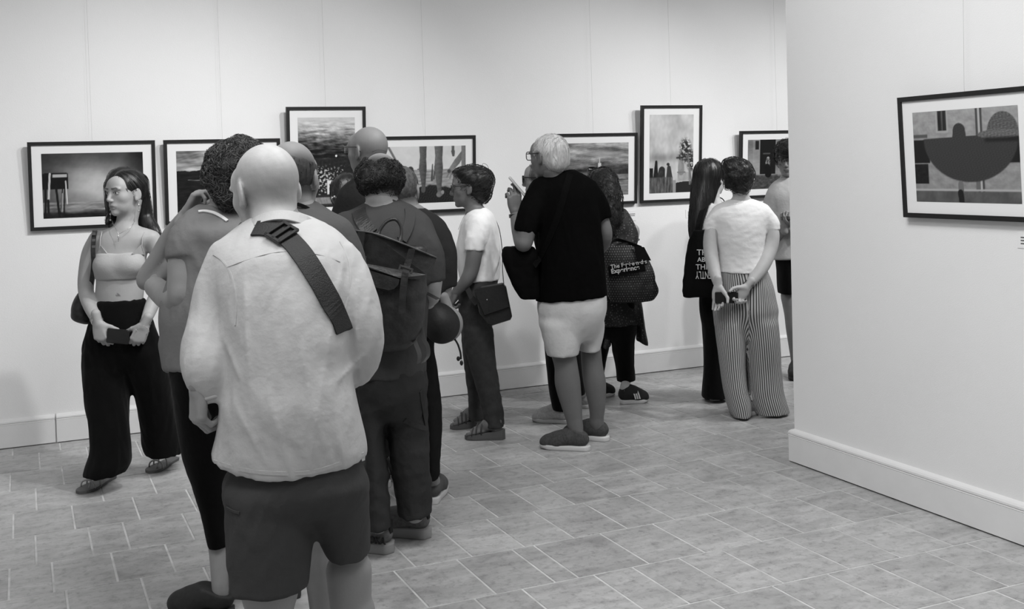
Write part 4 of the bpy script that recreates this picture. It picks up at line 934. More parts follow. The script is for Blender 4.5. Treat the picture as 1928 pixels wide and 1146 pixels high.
# ---- 2: grey T-shirt, curly tied hair, chin resting on a hand
def person_curly():
    s = Person('person with curly pinned hair in a loose grey T-shirt and black leggings, chin on hand', 3.9, 425, 1120, GAL); s.skin = 0.27
    tee = [(392, 385, 470, .075, .02), (402, 358, 500, .095, .02), (425, 338, 512, .125), (465, 326, 512, .14), (520, 318, 512, .145), (585, 301, 510, .15), (640, 306, 508, .15), (688, 311, 506, .15)]
    s.bp = [s.loft(tee, shrink=.86)]
    arm = [(372, 428, 32, -.03), (350, 478, 31, -.06), (346, 530, 30, -.08), (340, 562, 27, -.08), (318, 560, 25, .03), (292, 540, 20, .18)]
    s.bp += s.tube(arm, k=.03)
    far = [(400, 440, 26, .2), (330, 500, 24, .26), (276, 528, 19, .27), (298, 487, 18, .25), (322, 442, 16, .22), (350, 404, 13, .16)]
    s.bp += s.tube(far, k=.03)
    s.hand(s.p(288, 537, .2), V(-.35, -.05, .95), V(.1, 1, .1), 'L', curl=(35, 50, 30), scale=.95)
    s.hand(s.p(352, 402, .155), V(.5, .8, .0), V(.3, .2, .9), 'R', curl=(50, 60, 40), scale=.95)
    h = s.head(434, 341, .03, V(-.62, -.02, .78), 1.0, fem=True, neck=(420, 404, .02), neckr=.058, res=.005)
    P = [h.ell(0, -.028, .030, .088, .108, .097, 0), h.ell(.0, -.09, .06, .07, .06, .065, .03), h.ell(-.02, -.075, -.035, .062, .055, .065, .03), h.ell(.035, -.05, .098, .066, .065, .035, .03), h.ell(.055, -.085, .075, .04, .045, .04, .02),
         h.ell(0, .125, -.03, .09, .085, .115, .012, op=2), h.ell(.082, .015, -.04, .035, .040, .055, .012, op=2), h.ell(-.082, .02, -.04, .035, .040, .055, .012, op=2)]
    fl_ = lambda H, v, n, r: .9*r.normal(size=3)+np.array([0, 0, -.5])
    s.hair(P, M_HAIRM, res=.006, amp=.007, freq=60, strands=1100, length=.12, curl=.011, sr=.0018, flow=fl_, lift=.007, curlf=4.0)
    M = cloth('grey_jersey', .19, bump=.2)
    P = [s.loft(tee, rnd=.012, bow=-.0, tilt=(.0, 0))]+[s.sleeve([(380, 428, 40, -.02), (358, 455, 40, -.05), (352, 482, 38, -.06), (350, 500, 36, -.06)], (352, 478, -.06), V(.15, -1, -.1), .04)]
    P += s.tube([(470, 430, 34, .1), (500, 450, 34, .12), (505, 500, 32, .12)], k=.04)
    P.append(Cone(s.p(312, 650, -.03), s.p(317, 694, -.03), .02, .010, .03))
    t, v, f = s.part('t_shirt', P, .0075, M, s.folds(.005, (16, 14, 5)))
    pts, ac, no = drape(v, f, [(374, 400), (385, 398.5), (400, 401), (414, 407), (428, 417)], 0, 0, lift=.004)
    MB().ribbon(pts, ac, no, .011, .005).build('neckline_band', mat('white_rib', .72, .8), t)
    l1 = [(640, 322, 425, .13), (690, 322, 430, .13), (745, 329, 432, .12), (800, 336, 432, .11), (860, 347, 431, .10), (950, 376, 430, .075), (1027, 393, 430, .05)]
    l2 = [(640, 420, 515, .13, .1), (690, 425, 512, .13, .1), (800, 440, 515, .11, .1), (950, 465, 520, .075, .1), (1030, 480, 520, .05, .1)]
    s.part('leggings', [s.hips([(640, 322, 515, .13), (700, 325, 512, .13)]), s.loft(l1, k=.03, rnd=.004), s.loft(l2, k=.03, rnd=.004)], .008, M_BLACKC, s.folds(.002, (12, 12, 10)))
    toe, heel = fl(318, 1152), fl(442, 1160); f2 = heel+cR0*.2+F0*.15
    s.legs_in(l1, .7); s.legs_in(l2, .7)
    s.bp += tubep([s.p(411, 1030), heel+(toe-heel)*.2+Z0*.11, heel+(toe-heel)*.2+Z0*.05], [.034, .030, .03], .02, 3)
    M = mat('dark_canvas', .02, .7, var=.3, vscale=60)
    s.shoe(toe, heel, M, M_DRUB, high=.06); s.shoe(f2+V(-1, 0, .35)*.235, f2, M, M_DRUB, high=.06)
    s.bp += tubep([s.p(500, 1030, .1), f2+V(-1, 0, .35)*.05+Z0*.1, f2+V(-1, 0, .35)*.05+Z0*.05], [.034, .03, .03], .02, 3)
    s.finish(.009)
person_curly()

# ---- 3: white linen shirt, grey shorts, dark strap across the back
def person_shirt():
    s = Person('person with cropped hair leaning forward in an untucked white linen shirt and dark grey shorts', 3.0, 555, None, GAL); s.skin = 0.55
    tor = [(399, 492, 556, .062, .19), (412, 466, 590, .085, .18), (438, 428, 634, .115, .16), (470, 408, 662, .145, .13), (520, 402, 674, .160, .10), (580, 412, 672, .165, .07), (640, 422, 664, .160, .04), (700, 424, 660, .158, .02), (760, 417, 671, .158, .0), (820, 407, 685, .160, 0), (850, 400, 690, .162, 0), (874, 402, 688, .162, 0)]
    s.bp = [s.loft(tor, shrink=.84)]
    def stub(q, t):
        z = q[:, 2]; y = q[:, 1]
        m = sst(-.085, -.05, z)*(1-sst(.04, .07, y-.25*np.maximum(z, 0)))*(1-sst(.8, 1.2, np.abs(q[:, 0])/.076)*(np.abs(z+.01) < .03)*(y < .02)*.6)
        g = wn(q[:, 0], y, z, 140, 3)*.5+wn(q[:, 0], y, z, 320, 4)*.5; pa = wn(q[:, 0], y, z, 38, 6)
        return t*(1-m*(.34-.22*sst(.0, .09, z)+.07*g+.06*pa))
    h = s.head(500, 355, .22, V(-.66, -.20, .73), 1.13, es=1.12, neck=(515, 432, .15), neckr=.062, res=.004, stubble=stub, roll=.04)
    M = cloth('white_linen', .48, rough=.85, var=.03, bump=.25, bs=40)
    sl = [(428, 486, 36, .11), (412, 540, 42, .09), (403, 600, 45, .06), (393, 655, 49, .02), (391, 695, 48, -.02), (402, 733, 36, -.02)]
    sr = [(646, 490, 36, .13), (664, 545, 40, .10), (676, 600, 42, .08), (680, 650, 40, .08), (672, 690, 33, .12), (650, 705, 28, .2)]
    P = [s.loft(tor, rnd=.01, bow=.55, tilt=(-.03, 0))]+[s.sleeve(sl, (405, 752, -.02), V(.25, -1, 0), .025)]+s.tube(sr, k=.025)
    b = np.array(s.root.location)
    def rel(X, Y, Z):
        r = (X-b[0])*cR0[0]+(Y-b[1])*cR0[1]; a = (X-b[0])*F0[0]+(Y-b[1])*F0[1]
        o = s.folds(.0052, (15, 13, 6), seed=2)(X, Y, Z)
        for (x0, z0, x1, z1, wd, am) in ((.13, 1.33, .05, .75, .022, .006), (-.13, 1.28, -.10, .95, .018, .007), (.16, 1.25, .16, .95, .02, .007), (.0, 1.2, .09, .80, .02, .004), (-.06, 1.0, .02, .72, .016, .0045), (.10, 1.0, .14, .70, .014, .005), (-.15, .95, -.05, .78, .013, .004), (-.2, 1.12, -.13, 1.0, .014, .006), (.19, 1.05, .11, .98, .014, .006)):
            dx, dz = x1-x0, z1-z0; t = np.clip(((r-x0)*dx+(Z-z0)*dz)/(dx*dx+dz*dz), 0, 1); q = np.hypot(r-x0-t*dx, Z-z0-t*dz)
            tp = np.sin(np.clip(t, .02, .98)*math.pi)**.6
            o = o-am*1.5*tp*np.exp(-q/wd*1.3)*(a < .12)
        return o
    t, v, f = s.part('linen_shirt', P, .006, M, rel)
    # yoke seam, armhole seams, collar stand
    def seam(path, name, wd=.005, lift=.001):
        pts, ac, no = drape(v, f, path, 0, 0, lift=lift)
        if len(pts) > 2: MB().ribbon(pts, ac, no, wd, .0022).build(name, M, t)
    seam([(428, 502), (455, 492), (500, 478), (545, 472), (600, 478), (640, 492)], 'yoke_seam'); seam([(402, 478), (425, 495), (440, 530), (446, 575), (443, 612)], 'armhole_seam'); seam([(640, 455), (660, 500), (655, 560), (640, 612)], 'armhole_seam')
    pts, ac, no = drape(v, f, [(404, 868), (440, 880), (490, 889), (540, 891), (590, 888), (640, 872), (684, 854)], 0, 0, lift=.0012); MB().ribbon(pts, ac, no, .010, .003).build('hem', M, t)
    cl = [s.p(x, y, d) for x, y, d in ((464, 428, .13), (480, 417, .105), (500, 409, .095), (525, 405, .092), (550, 407, .10), (577, 416, .125), (594, 428, .16))]
    MB().ribbon(catmull(cl, 4), nrm(V(0, .62, .78)), nrm(V(0, .78, -.62)), .038, .005).build('collar', M, t)
    cu = s.p(402, 742, -.02); d_ = nrm(V(.22, -1, 0)); u = nrm(np.cross(d_, F0)); w_ = np.cross(d_, u)
    MB().tube([cu+.047*(math.cos(q)*u*1.06+math.sin(q)*w_) for q in np.linspace(0, 6.283, 26, endpoint=False)], .007, 8, closed=True).build('rolled_cuff', M, t, True)
    s.bp += s.tube([(425, 490, 28, .11), (408, 600, 30, .06), (393, 690, 27, -.03), (375, 726, 20, -.05)], k=.03)+s.tube([(650, 495, 26, .13), (674, 610, 25, .09), (672, 660, 22, .10), (645, 690, 19, .18), (608, 684, 17, .21)], k=.03)
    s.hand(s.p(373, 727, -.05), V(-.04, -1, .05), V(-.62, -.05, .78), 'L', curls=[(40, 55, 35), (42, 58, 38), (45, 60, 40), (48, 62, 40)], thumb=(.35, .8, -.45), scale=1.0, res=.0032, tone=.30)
    s.hand(s.p(606, 683, .21), V(-.98, .1, .05), V(.1, 1, .1), 'R', curl=(40, 50, 30))
    Ms = cloth('dark_grey_cotton', .056, bump=.2)
    l1 = [(905, 428, 588, .138, -.02), (960, 428, 588, .130, -.03), (1030, 430, 586, .120, -.04), (1102, 431, 584, .112, -.05)]
    l2 = [(905, 574, 691, .128, .03), (960, 585, 694, .122, .06), (1000, 599, 696, .112, .08), (1040, 618, 697, .100, .10)]
    sh, v2, f2 = s.part('shorts', [s.hips([(835, 445, 666, .125), (870, 436, 680, .140), (915, 428, 690, .152), (945, 429, 692, .150)]), s.loft(l1, k=.04, rnd=.008), s.loft(l2, k=.04, rnd=.008, tilt=(-.12, 0))], .0065, Ms, s.folds(.0055, (13, 12, 6)))
    pts, ac, no = drape(v2, f2, [(428, 955), (440, 962), (452, 965)], 0, 0, lift=.002); MB().ribbon(pts, ac, no, .006, .004).build('pocket_edge', Ms, sh)
    fa = s.p(500, 1120, -.05); fb = s.p(665, 1110, .10)
    for (k_, a, foot) in ((l1, (508, 1135, 47, -.05), np.array([fa[0], fa[1], 0])), (l2, (657, 1075, 46, .10), np.array([fb[0], fb[1], 0]))):
        s.legs_in(k_, .72)
        kn = s.p(a[0], a[1], a[3]); s.bp += tubep([kn, kn*.7+foot*.3+np.array([0, 0, 0]), foot+Z0*.30, foot+Z0*.10, foot+Z0*.05], [.064, .056, .060, .036, .034], .02, 3)
        M2 = mat('grey_canvas', .08, .8); s.shoe(foot+V(-.35, 0, .9)*.2, foot-V(-.35, 0, .9)*.06, M2, M_RUB)
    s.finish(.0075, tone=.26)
    # crossbody bag worn to the front, its broad strap over the back
    bag = empty('crossbody_bag', s.p(600, 730, .21)); tagv(bag, 'black crossbody bag with a broad webbing strap running over the white linen shirt', 'bag')
    Mw = mat('black_webbing', .010, .6, var=.2, vscale=60, bump=.3, bscale=300)
    pts, ac, no = drape(v, f, [(480, 432), (505, 432), (538, 446), (568, 478), (596, 522), (620, 565), (638, 600), (646, 622)], 0, 0, lift=.005)
    pre = [s.p(470, 470, .30), s.p(468, 440, .24)]; post = [s.p(656, 655, .13), s.p(652, 690, .17), s.p(630, 715, .19), s.p(610, 722, .20)]
    pts2 = pre+pts+post; A = [ac[0]]*2+ac+[ac[-1]]*2+[Z0]*2; Nn = [nrm(F0+Z0)]*2+no+[cR0]*2+[F0]*2
    MB().ribbon(pts2, A, Nn, .060, .004).build('strap', Mw, bag)
    i = int(len(pts)*.27); c = pts[i]+no[i]*.006; tg = nrm(pts[i+1]-pts[i-1]); bk = MB()
    for q in (-.026, .0, .026): bk.obox(c+tg*q, ac[i], tg, no[i], .036, .005, .004, .001)
    for q in (-.033, .033): bk.obox(c+ac[i]*q, ac[i], tg, no[i], .005, .030, .004, .001)
    bk.build('buckle', M_BLACKPL, bag)
    MB().obox(s.p(590, 735, .205), cR0, Z0, F0, .11, .08, .03, .010).build('bag_body', Mw, bag)
person_shirt()
def bare_crown(zl, dark, fade=.02, front=.05):
    """hair growth painted as pigment: dark round the sides and back, bare skin on the crown"""
    def fn(q, t):
        z, y, x = q[:, 2], q[:, 1], np.abs(q[:, 0])
        m = (1-sst(zl-fade, zl+fade, z+.25*y))*sst(-.075, -.045, z)*(1-sst(front-.02, front, y))
        m = m*(1-((np.hypot((y+.006)/.024, (z+.01)/.036) < 1) & (x > .066)))
        return t*(1-m)+dark*m
    return fn
# ---- 4: dark grey T-shirt and shorts, behind the white shirt
def person_darktee():
    s = Person('person with a bald crown in a dark grey T-shirt and shorts behind the linen shirt', 3.5, 560, None, GAL); s.skin = .26
    tee = [(378, 525, 592, .07, .02), (392, 505, 612, .095, .02), (418, 470, 645, .125), (455, 452, 668, .145), (560, 458, 660, .15), (680, 462, 655, .15), (760, 460, 658, .15)]
    s.bp = [s.loft(tee, shrink=.86)]
    h = s.head(552, 333, .02, V(.16, -.06, .98), 1.0, neck=(558, 402, .0), neckr=.060, res=.005, stubble=bare_crown(.055, .055, .035, .045))
    P = [h.ell(0, -.016, .020, .079, .100, .092, 0), h.ell(0, .02, .09, .095, .12, .062, .02, op=2), h.ell(0, .125, -.02, .12, .105, .14, .01, op=2)]
    s.hair(P, mat('short_dark_hair', .035, .7, var=.5, vscale=70), res=.005, amp=.0015, freq=140, strands=500, length=.018, sr=.0008, lift=.001)
    M = cloth('charcoal_jersey', .085)
    P = [s.loft(tee, rnd=.01)]+[s.sleeve([(478, 440, 34, .0), (455, 500, 34, .0), (450, 560, 30, .0)], (450, 548, 0), V(0, -1, 0)), s.sleeve([(632, 440, 34, .0), (655, 500, 34, .0), (655, 560, 30, .0)], (655, 548, 0), V(0, -1, 0))]
    t, v, f = s.part('t_shirt', P, .009, M, s.folds(.004, (10, 10, 6)))
    MB().ribbon(catmull([s.p(*q) for q in ((548, 384, -.07), (562, 385, -.072), (578, 391, -.06), (592, 400, -.03))], 4), V(.1, 1, -.2), V(0, .2, -1), .012, .006).build('collar', mat('black_rib', .01, .9), t)
    for (x, q) in ((452, -1), (655, 1)): s.bp += s.tube([(x-q*20, 440, 26, 0), (x, 550, 25, 0), (x-q*5, 600, 22, .1), (x-q*40, 620, 18, .25)], k=.03)
    l1 = [(760, 470, 560, .14), (850, 478, 556, .12), (945, 486, 552, .11)]; l2 = [(760, 556, 648, .14), (850, 560, 645, .12), (945, 568, 640, .11)]
    s.part('shorts', [s.hips([(730, 464, 654, .14), (800, 466, 652, .14)]), s.loft(l1, k=.02), s.loft(l2, k=.02)], .010, cloth('dark_cotton', .05), s.folds(.003, (10, 10, 5)))
    for l, x in ((l1, 520), (l2, 600)):
        s.legs_in(l, .6); k = s.p(x, 950, 0); ft = np.array([k[0], k[1], 0.])
        s.bp += tubep([k, k*.72+ft*.28, ft+Z0*.30, ft+Z0*.10, ft+Z0*.05], [.060, .052, .054, .034, .032], .02, 3); s.shoe(ft+V(.1, 0, 1)*.2, ft-V(.1, 0, 1)*.06, mat('grey_canvas', .08, .8), M_RUB, res=.008)
    s.finish(.011)
person_darktee()

# ---- 5: bald, glasses, dark clothes
def person_bald():
    s = Person('bald person in glasses and dark clothes looking at the tall water photograph', 5.5, 700, None, GAL); s.skin = .20
    tee = [(328, 676, 722, .06), (342, 655, 738, .09), (362, 640, 750, .11), (400, 636, 752, .12), (500, 640, 748, .125), (600, 645, 748, .125)]
    s.bp = [s.loft(tee, shrink=.86)]
    h = s.head(692, 283, -.02, V(-.80, .02, .60), 1.04, neck=(707, 338, .0), neckr=.060, res=.0045, stubble=lambda q, t: t*(1-.22*(1-sst(.0, .06, q[:, 2]+.3*q[:, 1]))*sst(-.08, -.05, q[:, 2])*(q[:, 1] < .04)))
    s.glasses(r=.0020, z=.006)
    M = cloth('black_jersey', .02)
    s.part('t_shirt', [s.loft(tee, rnd=.01), s.sleeve([(660, 375, 24), (642, 420, 23), (638, 460, 20)], (640, 445, 0), V(0, -1, 0)), s.sleeve([(736, 375, 24), (752, 420, 23), (755, 460, 20)], (755, 445, 0), V(0, -1, 0))], .010, M, s.folds(.003))
    for q in (-1, 1): s.bp += s.tube([(698+q*44, 380, 18), (698+q*58, 450, 16), (698+q*55, 500, 14, .05), (698+q*38, 540, 12, .15)], k=.03)
    l1 = [(600, 658, 708, .12), (720, 668, 706, .1), (840, 690, 722, .085), (905, 703, 735, .07)]; l2 = [(600, 692, 750, .12, .05), (720, 700, 748, .1, .05), (840, 716, 752, .085, .06), (905, 722, 750, .07, .06)]
    s.part('trousers', [s.hips([(580, 648, 750, .12), (650, 652, 750, .12)]), s.loft(l1, k=.02), s.loft(l2, k=.02)], .010, cloth('dark_trousers', .022, var=.4, vs=60), s.folds(.003))
    h1, h2 = fl(735, 918), fl(760, 905); dv = V(-.9, 0, .45)
    for l, hh in ((l1, h1), (l2, h2)): s.legs_in(l, .6, hh+dv*.06); s.shoe(hh+dv*.27, hh, mat('dark_suede', .03, .8), M_RUB, res=.008)
    s.finish(.011)
person_bald()

# ---- 6: dark T-shirt, leather backpack
def person_backpack():
    s = Person('person with curly hair round a bald spot, dark T-shirt and cargo trousers, wearing a backpack', 4.45, 735, 1028, GAL); s.skin = .33
    tee = [(376, 694, 752, .062, .05), (387, 672, 774, .085, .05), (402, 645, 795, .115, .04), (428, 628, 808, .138, .02), (480, 624, 812, .150), (560, 632, 808, .150), (640, 650, 803, .148), (705, 660, 802, .148)]
    s.bp = [s.loft(tee, shrink=.86)]
    h = s.head(718, 341, .06, V(.06, -.20, .97), 1.0, neck=(722, 392, .05), neckr=.060, res=.005, stubble=bare_crown(.07, .05, .03, .05))
    P = [h.ell(0, -.022, .010, .088, .106, .085, 0), h.ell(0, -.01, .105, .062, .12, .055, .03, op=2), h.ell(0, .125, -.02, .12, .10, .14, .01, op=2), h.ell(0, -.06, -.10, .12, .12, .035, .015, op=2)]
    fl_ = lambda H, v, n, r: r.normal(size=3)+n*.2
    s.hair(P, mat('dark_curls', .028, .6, var=.6, vscale=60), res=.0055, amp=.007, freq=75, strands=750, length=.06, curl=.007, sr=.0014, flow=fl_, lift=.005, curlf=5)
    MB().tube(catmull([h.w(*q) for q in ((-.03, -.05, .112), (.0, -.06, .118), (.03, -.05, .112))], 3), .001, 4).build('hair_wisp', M_HAIRM, s.root, True)
    M = cloth('dark_grey_jersey', .058)
    P = [s.loft(tee, rnd=.01), s.sleeve([(785, 425, 26, .02), (808, 470, 26, -.02), (815, 520, 23, -.02), (815, 545, 22, -.02)], (815, 530, -.02), V(.1, -1, 0)), s.sleeve([(652, 425, 26, .02), (632, 470, 26, .0), (628, 545, 22, .0)], (628, 530, 0), V(-.1, -1, 0))]
    t, v, f = s.part('t_shirt', P, .0075, M, s.folds(.0045, (16, 14, 5)))
    MB().ribbon(catmull([s.p(*q) for q in ((690, 384, .02), (705, 379, -.005), (722, 377, -.015), (740, 379, -.005), (757, 386, .02))], 4), V(0, 1, .2), V(0, .2, -1), .016, .006).build('collar', M, t)
    s.bp += s.tube([(785, 430, 20, .02), (812, 500, 20, -.02), (814, 545, 17, -.02), (812, 560, 15, .06), (800, 568, 12, .22)], k=.03)+s.tube([(652, 430, 20, .02), (632, 500, 20), (632, 550, 17), (650, 570, 13, .2)], k=.03)
    s.hand(s.p(798, 568, .24), V(-.5, 0, .8), V(0, 1, .1), 'R', curl=(30, 40, 20)); s.hand(s.p(652, 570, .22), V(.5, 0, .8), V(0, 1, .1), 'L', curl=(30, 40, 20))
    l1 = [(745, 680, 728, .125, .02), (800, 682, 724, .105), (860, 689, 727, .10, -.01), (940, 692, 733, .095, -.02), (990, 694, 737, .095, -.02)]
    l2 = [(745, 722, 803, .125, .05), (800, 728, 805, .11, .06), (860, 736, 808, .105, .08), (920, 744, 812, .10, .10), (966, 750, 812, .098, .11)]
    Mt = cloth('dark_cargo_cotton', .040)
    tr, v2, f2 = s.part('cargo_trousers', [s.hips([(690, 664, 802, .142), (740, 676, 803, .14), (765, 682, 803, .13)]), s.loft(l1, k=.03, rnd=.008), s.loft(l2, k=.03, rnd=.008)], .0075, Mt, s.folds(.007, (11, 11, 13)))
    for path in ([(792, 735), (797, 770), (801, 800)], [(762, 790), (780, 800), (800, 806)]):
        pts, ac, no = drape(v2, f2, path, 0, 0, lift=.002)
        if len(pts) > 2: MB().ribbon(pts, ac, no, .02, .004).build('pocket_flap', Mt, tr)
    Mu = mat('grey_mesh_upper', .13, .8, var=.3, vscale=80); Ms = mat('grey_foam', .30, .7)
    for (hl, l, nm) in ((fl(742, 1040), l1, 0), (fl(812, 1012), l2, 1)):
        dv = V(-.93, 0, .36); ft = hl+dv*.285; s.legs_in(l, .6, hl+dv*.07)
        o, pt = s.shoe(ft, hl, Mu, Ms, w=.052, sole=.038, high=.075, heelw=.042, name='running_shoe')
        MB().obox(pt(.04, 0, .105), np.cross(Z0, dv), Z0, dv, .013, .028, .004, .002).build('heel_tab', mat('black_rib', .01, .9), o)
        la = np.cross(Z0, dv); sd = la if la@F0 < 0 else -la
        if nm == 0: text_mesh('HOKA', .036, pt(.40, 0, .050)+sd*.053, -dv, nrm(Z0-sd*.12), M_BLACKPL, o, bold=.0014, depth=.003)
    s.finish(.009)
    # leather satchel backpack hanging low and tilted
    c = s.p(742, 560, -.24); bag = empty('backpack', c); tagv(bag, 'dark leather satchel backpack with buckled flap hanging askew on a dark T-shirt', 'backpack')
    Mb = mat('dark_worn_leather', .020, .42, var=.6, vscale=22, bump=.25, bscale=60, spec=.5); Me = mat('pale_leather_edge', .085, .5, var=.5, vscale=40)  # flap edge strip is a paler tone than the bag leather
    dz = -.168
    ax = nrm(s.p(822, 486, dz)-s.p(664, 428, dz)); ay = nrm(np.cross(F0, ax))*-1.0; ay = ay if ay[2] > 0 else -ay; az = -nrm(np.cross(ax, ay)); az = az if az@F0 < 0 else -az
    P0 = s.p(743, 462, dz)
    def q3(x, y, d): return s.p(x, y, d)
    P = [Loft([s.p(742, 462, -.19), s.p(744, 500, -.20), s.p(744, 560, -.205), s.p(742, 610, -.20), s.p(738, 648, -.19), s.p(735, 664, -.18)], [.128, .126, .118, .108, .078, .04], [.040, .050, .058, .058, .045, .025], k=0, rnd=.02, n=2.6)]
    vb, fb = polygonise(P, .007, s.folds(.003, (14, 14, 10), seed=7)); obj('bag_body', vb, fb, Mb, bag)
    def slab(pts, th, name, m, parent=bag, d0=-.275):
        A = [s.p(x, y, d0+(dd if dd else 0)) for x, y, dd in pts]; n = len(A); vs = A+[p+F0*th for p in A]
        return MB().add(vs, [tuple(range(n))[::-1], tuple(range(n, 2*n))]+[(i, (i+1) % n, n+(i+1) % n, n+i) for i in range(n)]).build(name, m, parent)
    fp = slab([(640, 432, .05), (700, 439, .0), (760, 460, -.005), (822, 486, .05), (818, 498, .05), (803, 517, .03), (788, 526, .02), (752, 523, -.012), (700, 506, -.012), (668, 492, .01), (646, 470, .04)], .012, 'flap', Mb)
    pk = slab([(690, 508, .0), (752, 526, -.0), (750, 536, -.0), (742, 544, -.0), (732, 546, 0), (690, 537, 0)], .018, 'pocket_flap', Mb, d0=-.292)
    MB().tube(catmull([s.p(x, y, d) for x, y, d in ((640, 432, -.225), (700, 438, -.277), (760, 459, -.282), (822, 485, -.225))], 5), .0035, 6).build('flap_edge', Me, bag, True)
    hd = catmull([s.p(x, y, d) for x, y, d in ((712, 446, -.26), (716, 432, -.255), (728, 417, -.25), (744, 413, -.25), (754, 424, -.25), (756, 440, -.255), (752, 458, -.265))], 4)
    MB().tube(hd, [.009]*3+[.0065]*(len(hd)-6)+[.009]*3, 8).build('grab_handle', Mb, bag, True)
    for path in ([(681, 436), (679, 455), (675, 478), (668, 492)], [(776, 468), (768, 495), (762, 520), (758, 560), (757, 590)]):
        pts = catmull([s.p(x, y, -.290-.010*(y > 500)) for x, y in path], 4); MB().ribbon(pts, V(1, 0, 0), F0, .026, .005).build('closing_strap', Mb, bag)
    for (x, y) in ((676, 484), (764, 507)):
        b = MB(); cc = s.p(x, y, -.298); u = V(.94, -.34, 0); w_ = V(.34, .94, 0)
        for (a, e, hx, hy) in ((0, .008, .026, .003), (0, -.008, .026, .003), (.024, 0, .003, .010), (-.024, 0, .003, .010)): b.obox(cc+u*a+w_*e, u, w_, F0, hx, hy, .003)
        b.build('buckle', mat('dull_brass', .18, .35, metal=.8), bag)
    for path in ([(668, 440), (672, 420), (683, 395), (690, 384)], ):
        pts, ac, no = drape(v, f, [(700, 440), (688, 425), (678, 408), (676, 396)], 0, 0, lift=.004); MB().ribbon(pts, ac, no, .055, .006).build('shoulder_strap', Mb, bag)
        pts, ac, no = drape(v, f, [(756, 452), (768, 430), (772, 408), (770, 396)], 0, 0, lift=.004); MB().ribbon(pts, ac, no, .040, .006).build('shoulder_strap', cloth('dark_grey_jersey', .058), bag)
    for path in ([(790, 545, -.18), (800, 550, -.17), (812, 556, -.16), (825, 563, -.16)], [(782, 560, -.19), (786, 590, -.2), (794, 625, -.2), (798, 640, -.2)], [(770, 618, -.2), (782, 645, -.22), (790, 668, -.23), (788, 684, -.23)], [(798, 640, -.2), (805, 652, -.2), (806, 670, -.2), (796, 683, -.21)]):
        MB().ribbon(catmull([s.p(*q) for q in path], 4), V(.9, .3, 0), V(0, .1, -1), .016, .004).build('loose_strap', mat('grey_webbing', .06, .7), bag)
person_backpack()

# ---- 7: hair clip, bare shoulders
def person_clip():
    s = Person('person with clipped-up dark hair and a black strap top, close to the wall', 6.3, 655, None, GAL); s.skin = .34
    tee = [(410, 630, 690, .06), (425, 618, 705, .09), (470, 618, 708, .11), (560, 625, 700, .10), (620, 618, 706, .12)]
    s.bp = [s.loft([(398, 640, 676, .05), (406, 622, 694, .065)]+tee, shrink=.97)]
    h = s.head(655, 362, .0, V(.35, -.02, .93), .95, fem=True, neck=(655, 404, 0), neckr=.050, res=.006)
    P = [h.ell(0, -.02, .022, .083, .105, .096, 0), h.ell(0, -.085, -.03, .06, .045, .06, .03), h.ell(0, .13, -.03, .1, .085, .12, .01, op=2), h.ell(.082, .02, -.045, .03, .04, .05, .01, op=2), h.ell(-.082, .02, -.045, .03, .04, .05, .01, op=2)]
    s.hair(P, M_HAIRD, res=.006, amp=.002, freq=70, strands=350, length=.07, sr=.0013, stretch=(1.3, 1.3, .3))
    c = MB()
    for i in range(5): c.sphere(h.w(-.035+.017*i, -.132+.003*abs(i-2), -.03+.006*(i % 2)), .008, 6)
    c.build('hair_clip', M_METAL, s.root, True)
    t, v, f = s.part('tank_top', [s.loft(tee, rnd=.006)], .010, M_BLACKC, s.folds(.002))
    for q in (-1, 1):
        s.bp += s.tube([(662+q*36, 418, 15), (662+q*46, 470, 14), (662+q*44, 530, 12), (662+q*30, 570, 9, .08)], k=.025); MB().tube([s.p(662+q*20, 412, -.05), s.p(662+q*17, 402, -.03), s.p(662+q*17, 400, .03)], .006, 6).build('shoulder_strap', M_BLACKC, t, True)
    l1 = [(620, 618, 664, .11), (720, 628, 662, .09), (790, 634, 660, .07)]; l2 = [(620, 660, 708, .11), (720, 672, 712, .09), (790, 690, 722, .07)]
    s.part('trousers', [s.hips([(600, 618, 708, .12), (650, 620, 706, .12)]), s.loft(l1, k=.02), s.loft(l2, k=.02)], .010, M_BLACKC, s.folds(.003))
    for l, hh in ((l1, fl(645, 822)), (l2, fl(722, 822))): dv = V(-.8, 0, .6); s.legs_in(l, .6, hh+dv*.05); s.shoe(hh+dv*.245, hh, mat('white_leather', .6, .5), M_RUB, res=.008, name='sneaker')
    s.finish(.011)
person_clip()

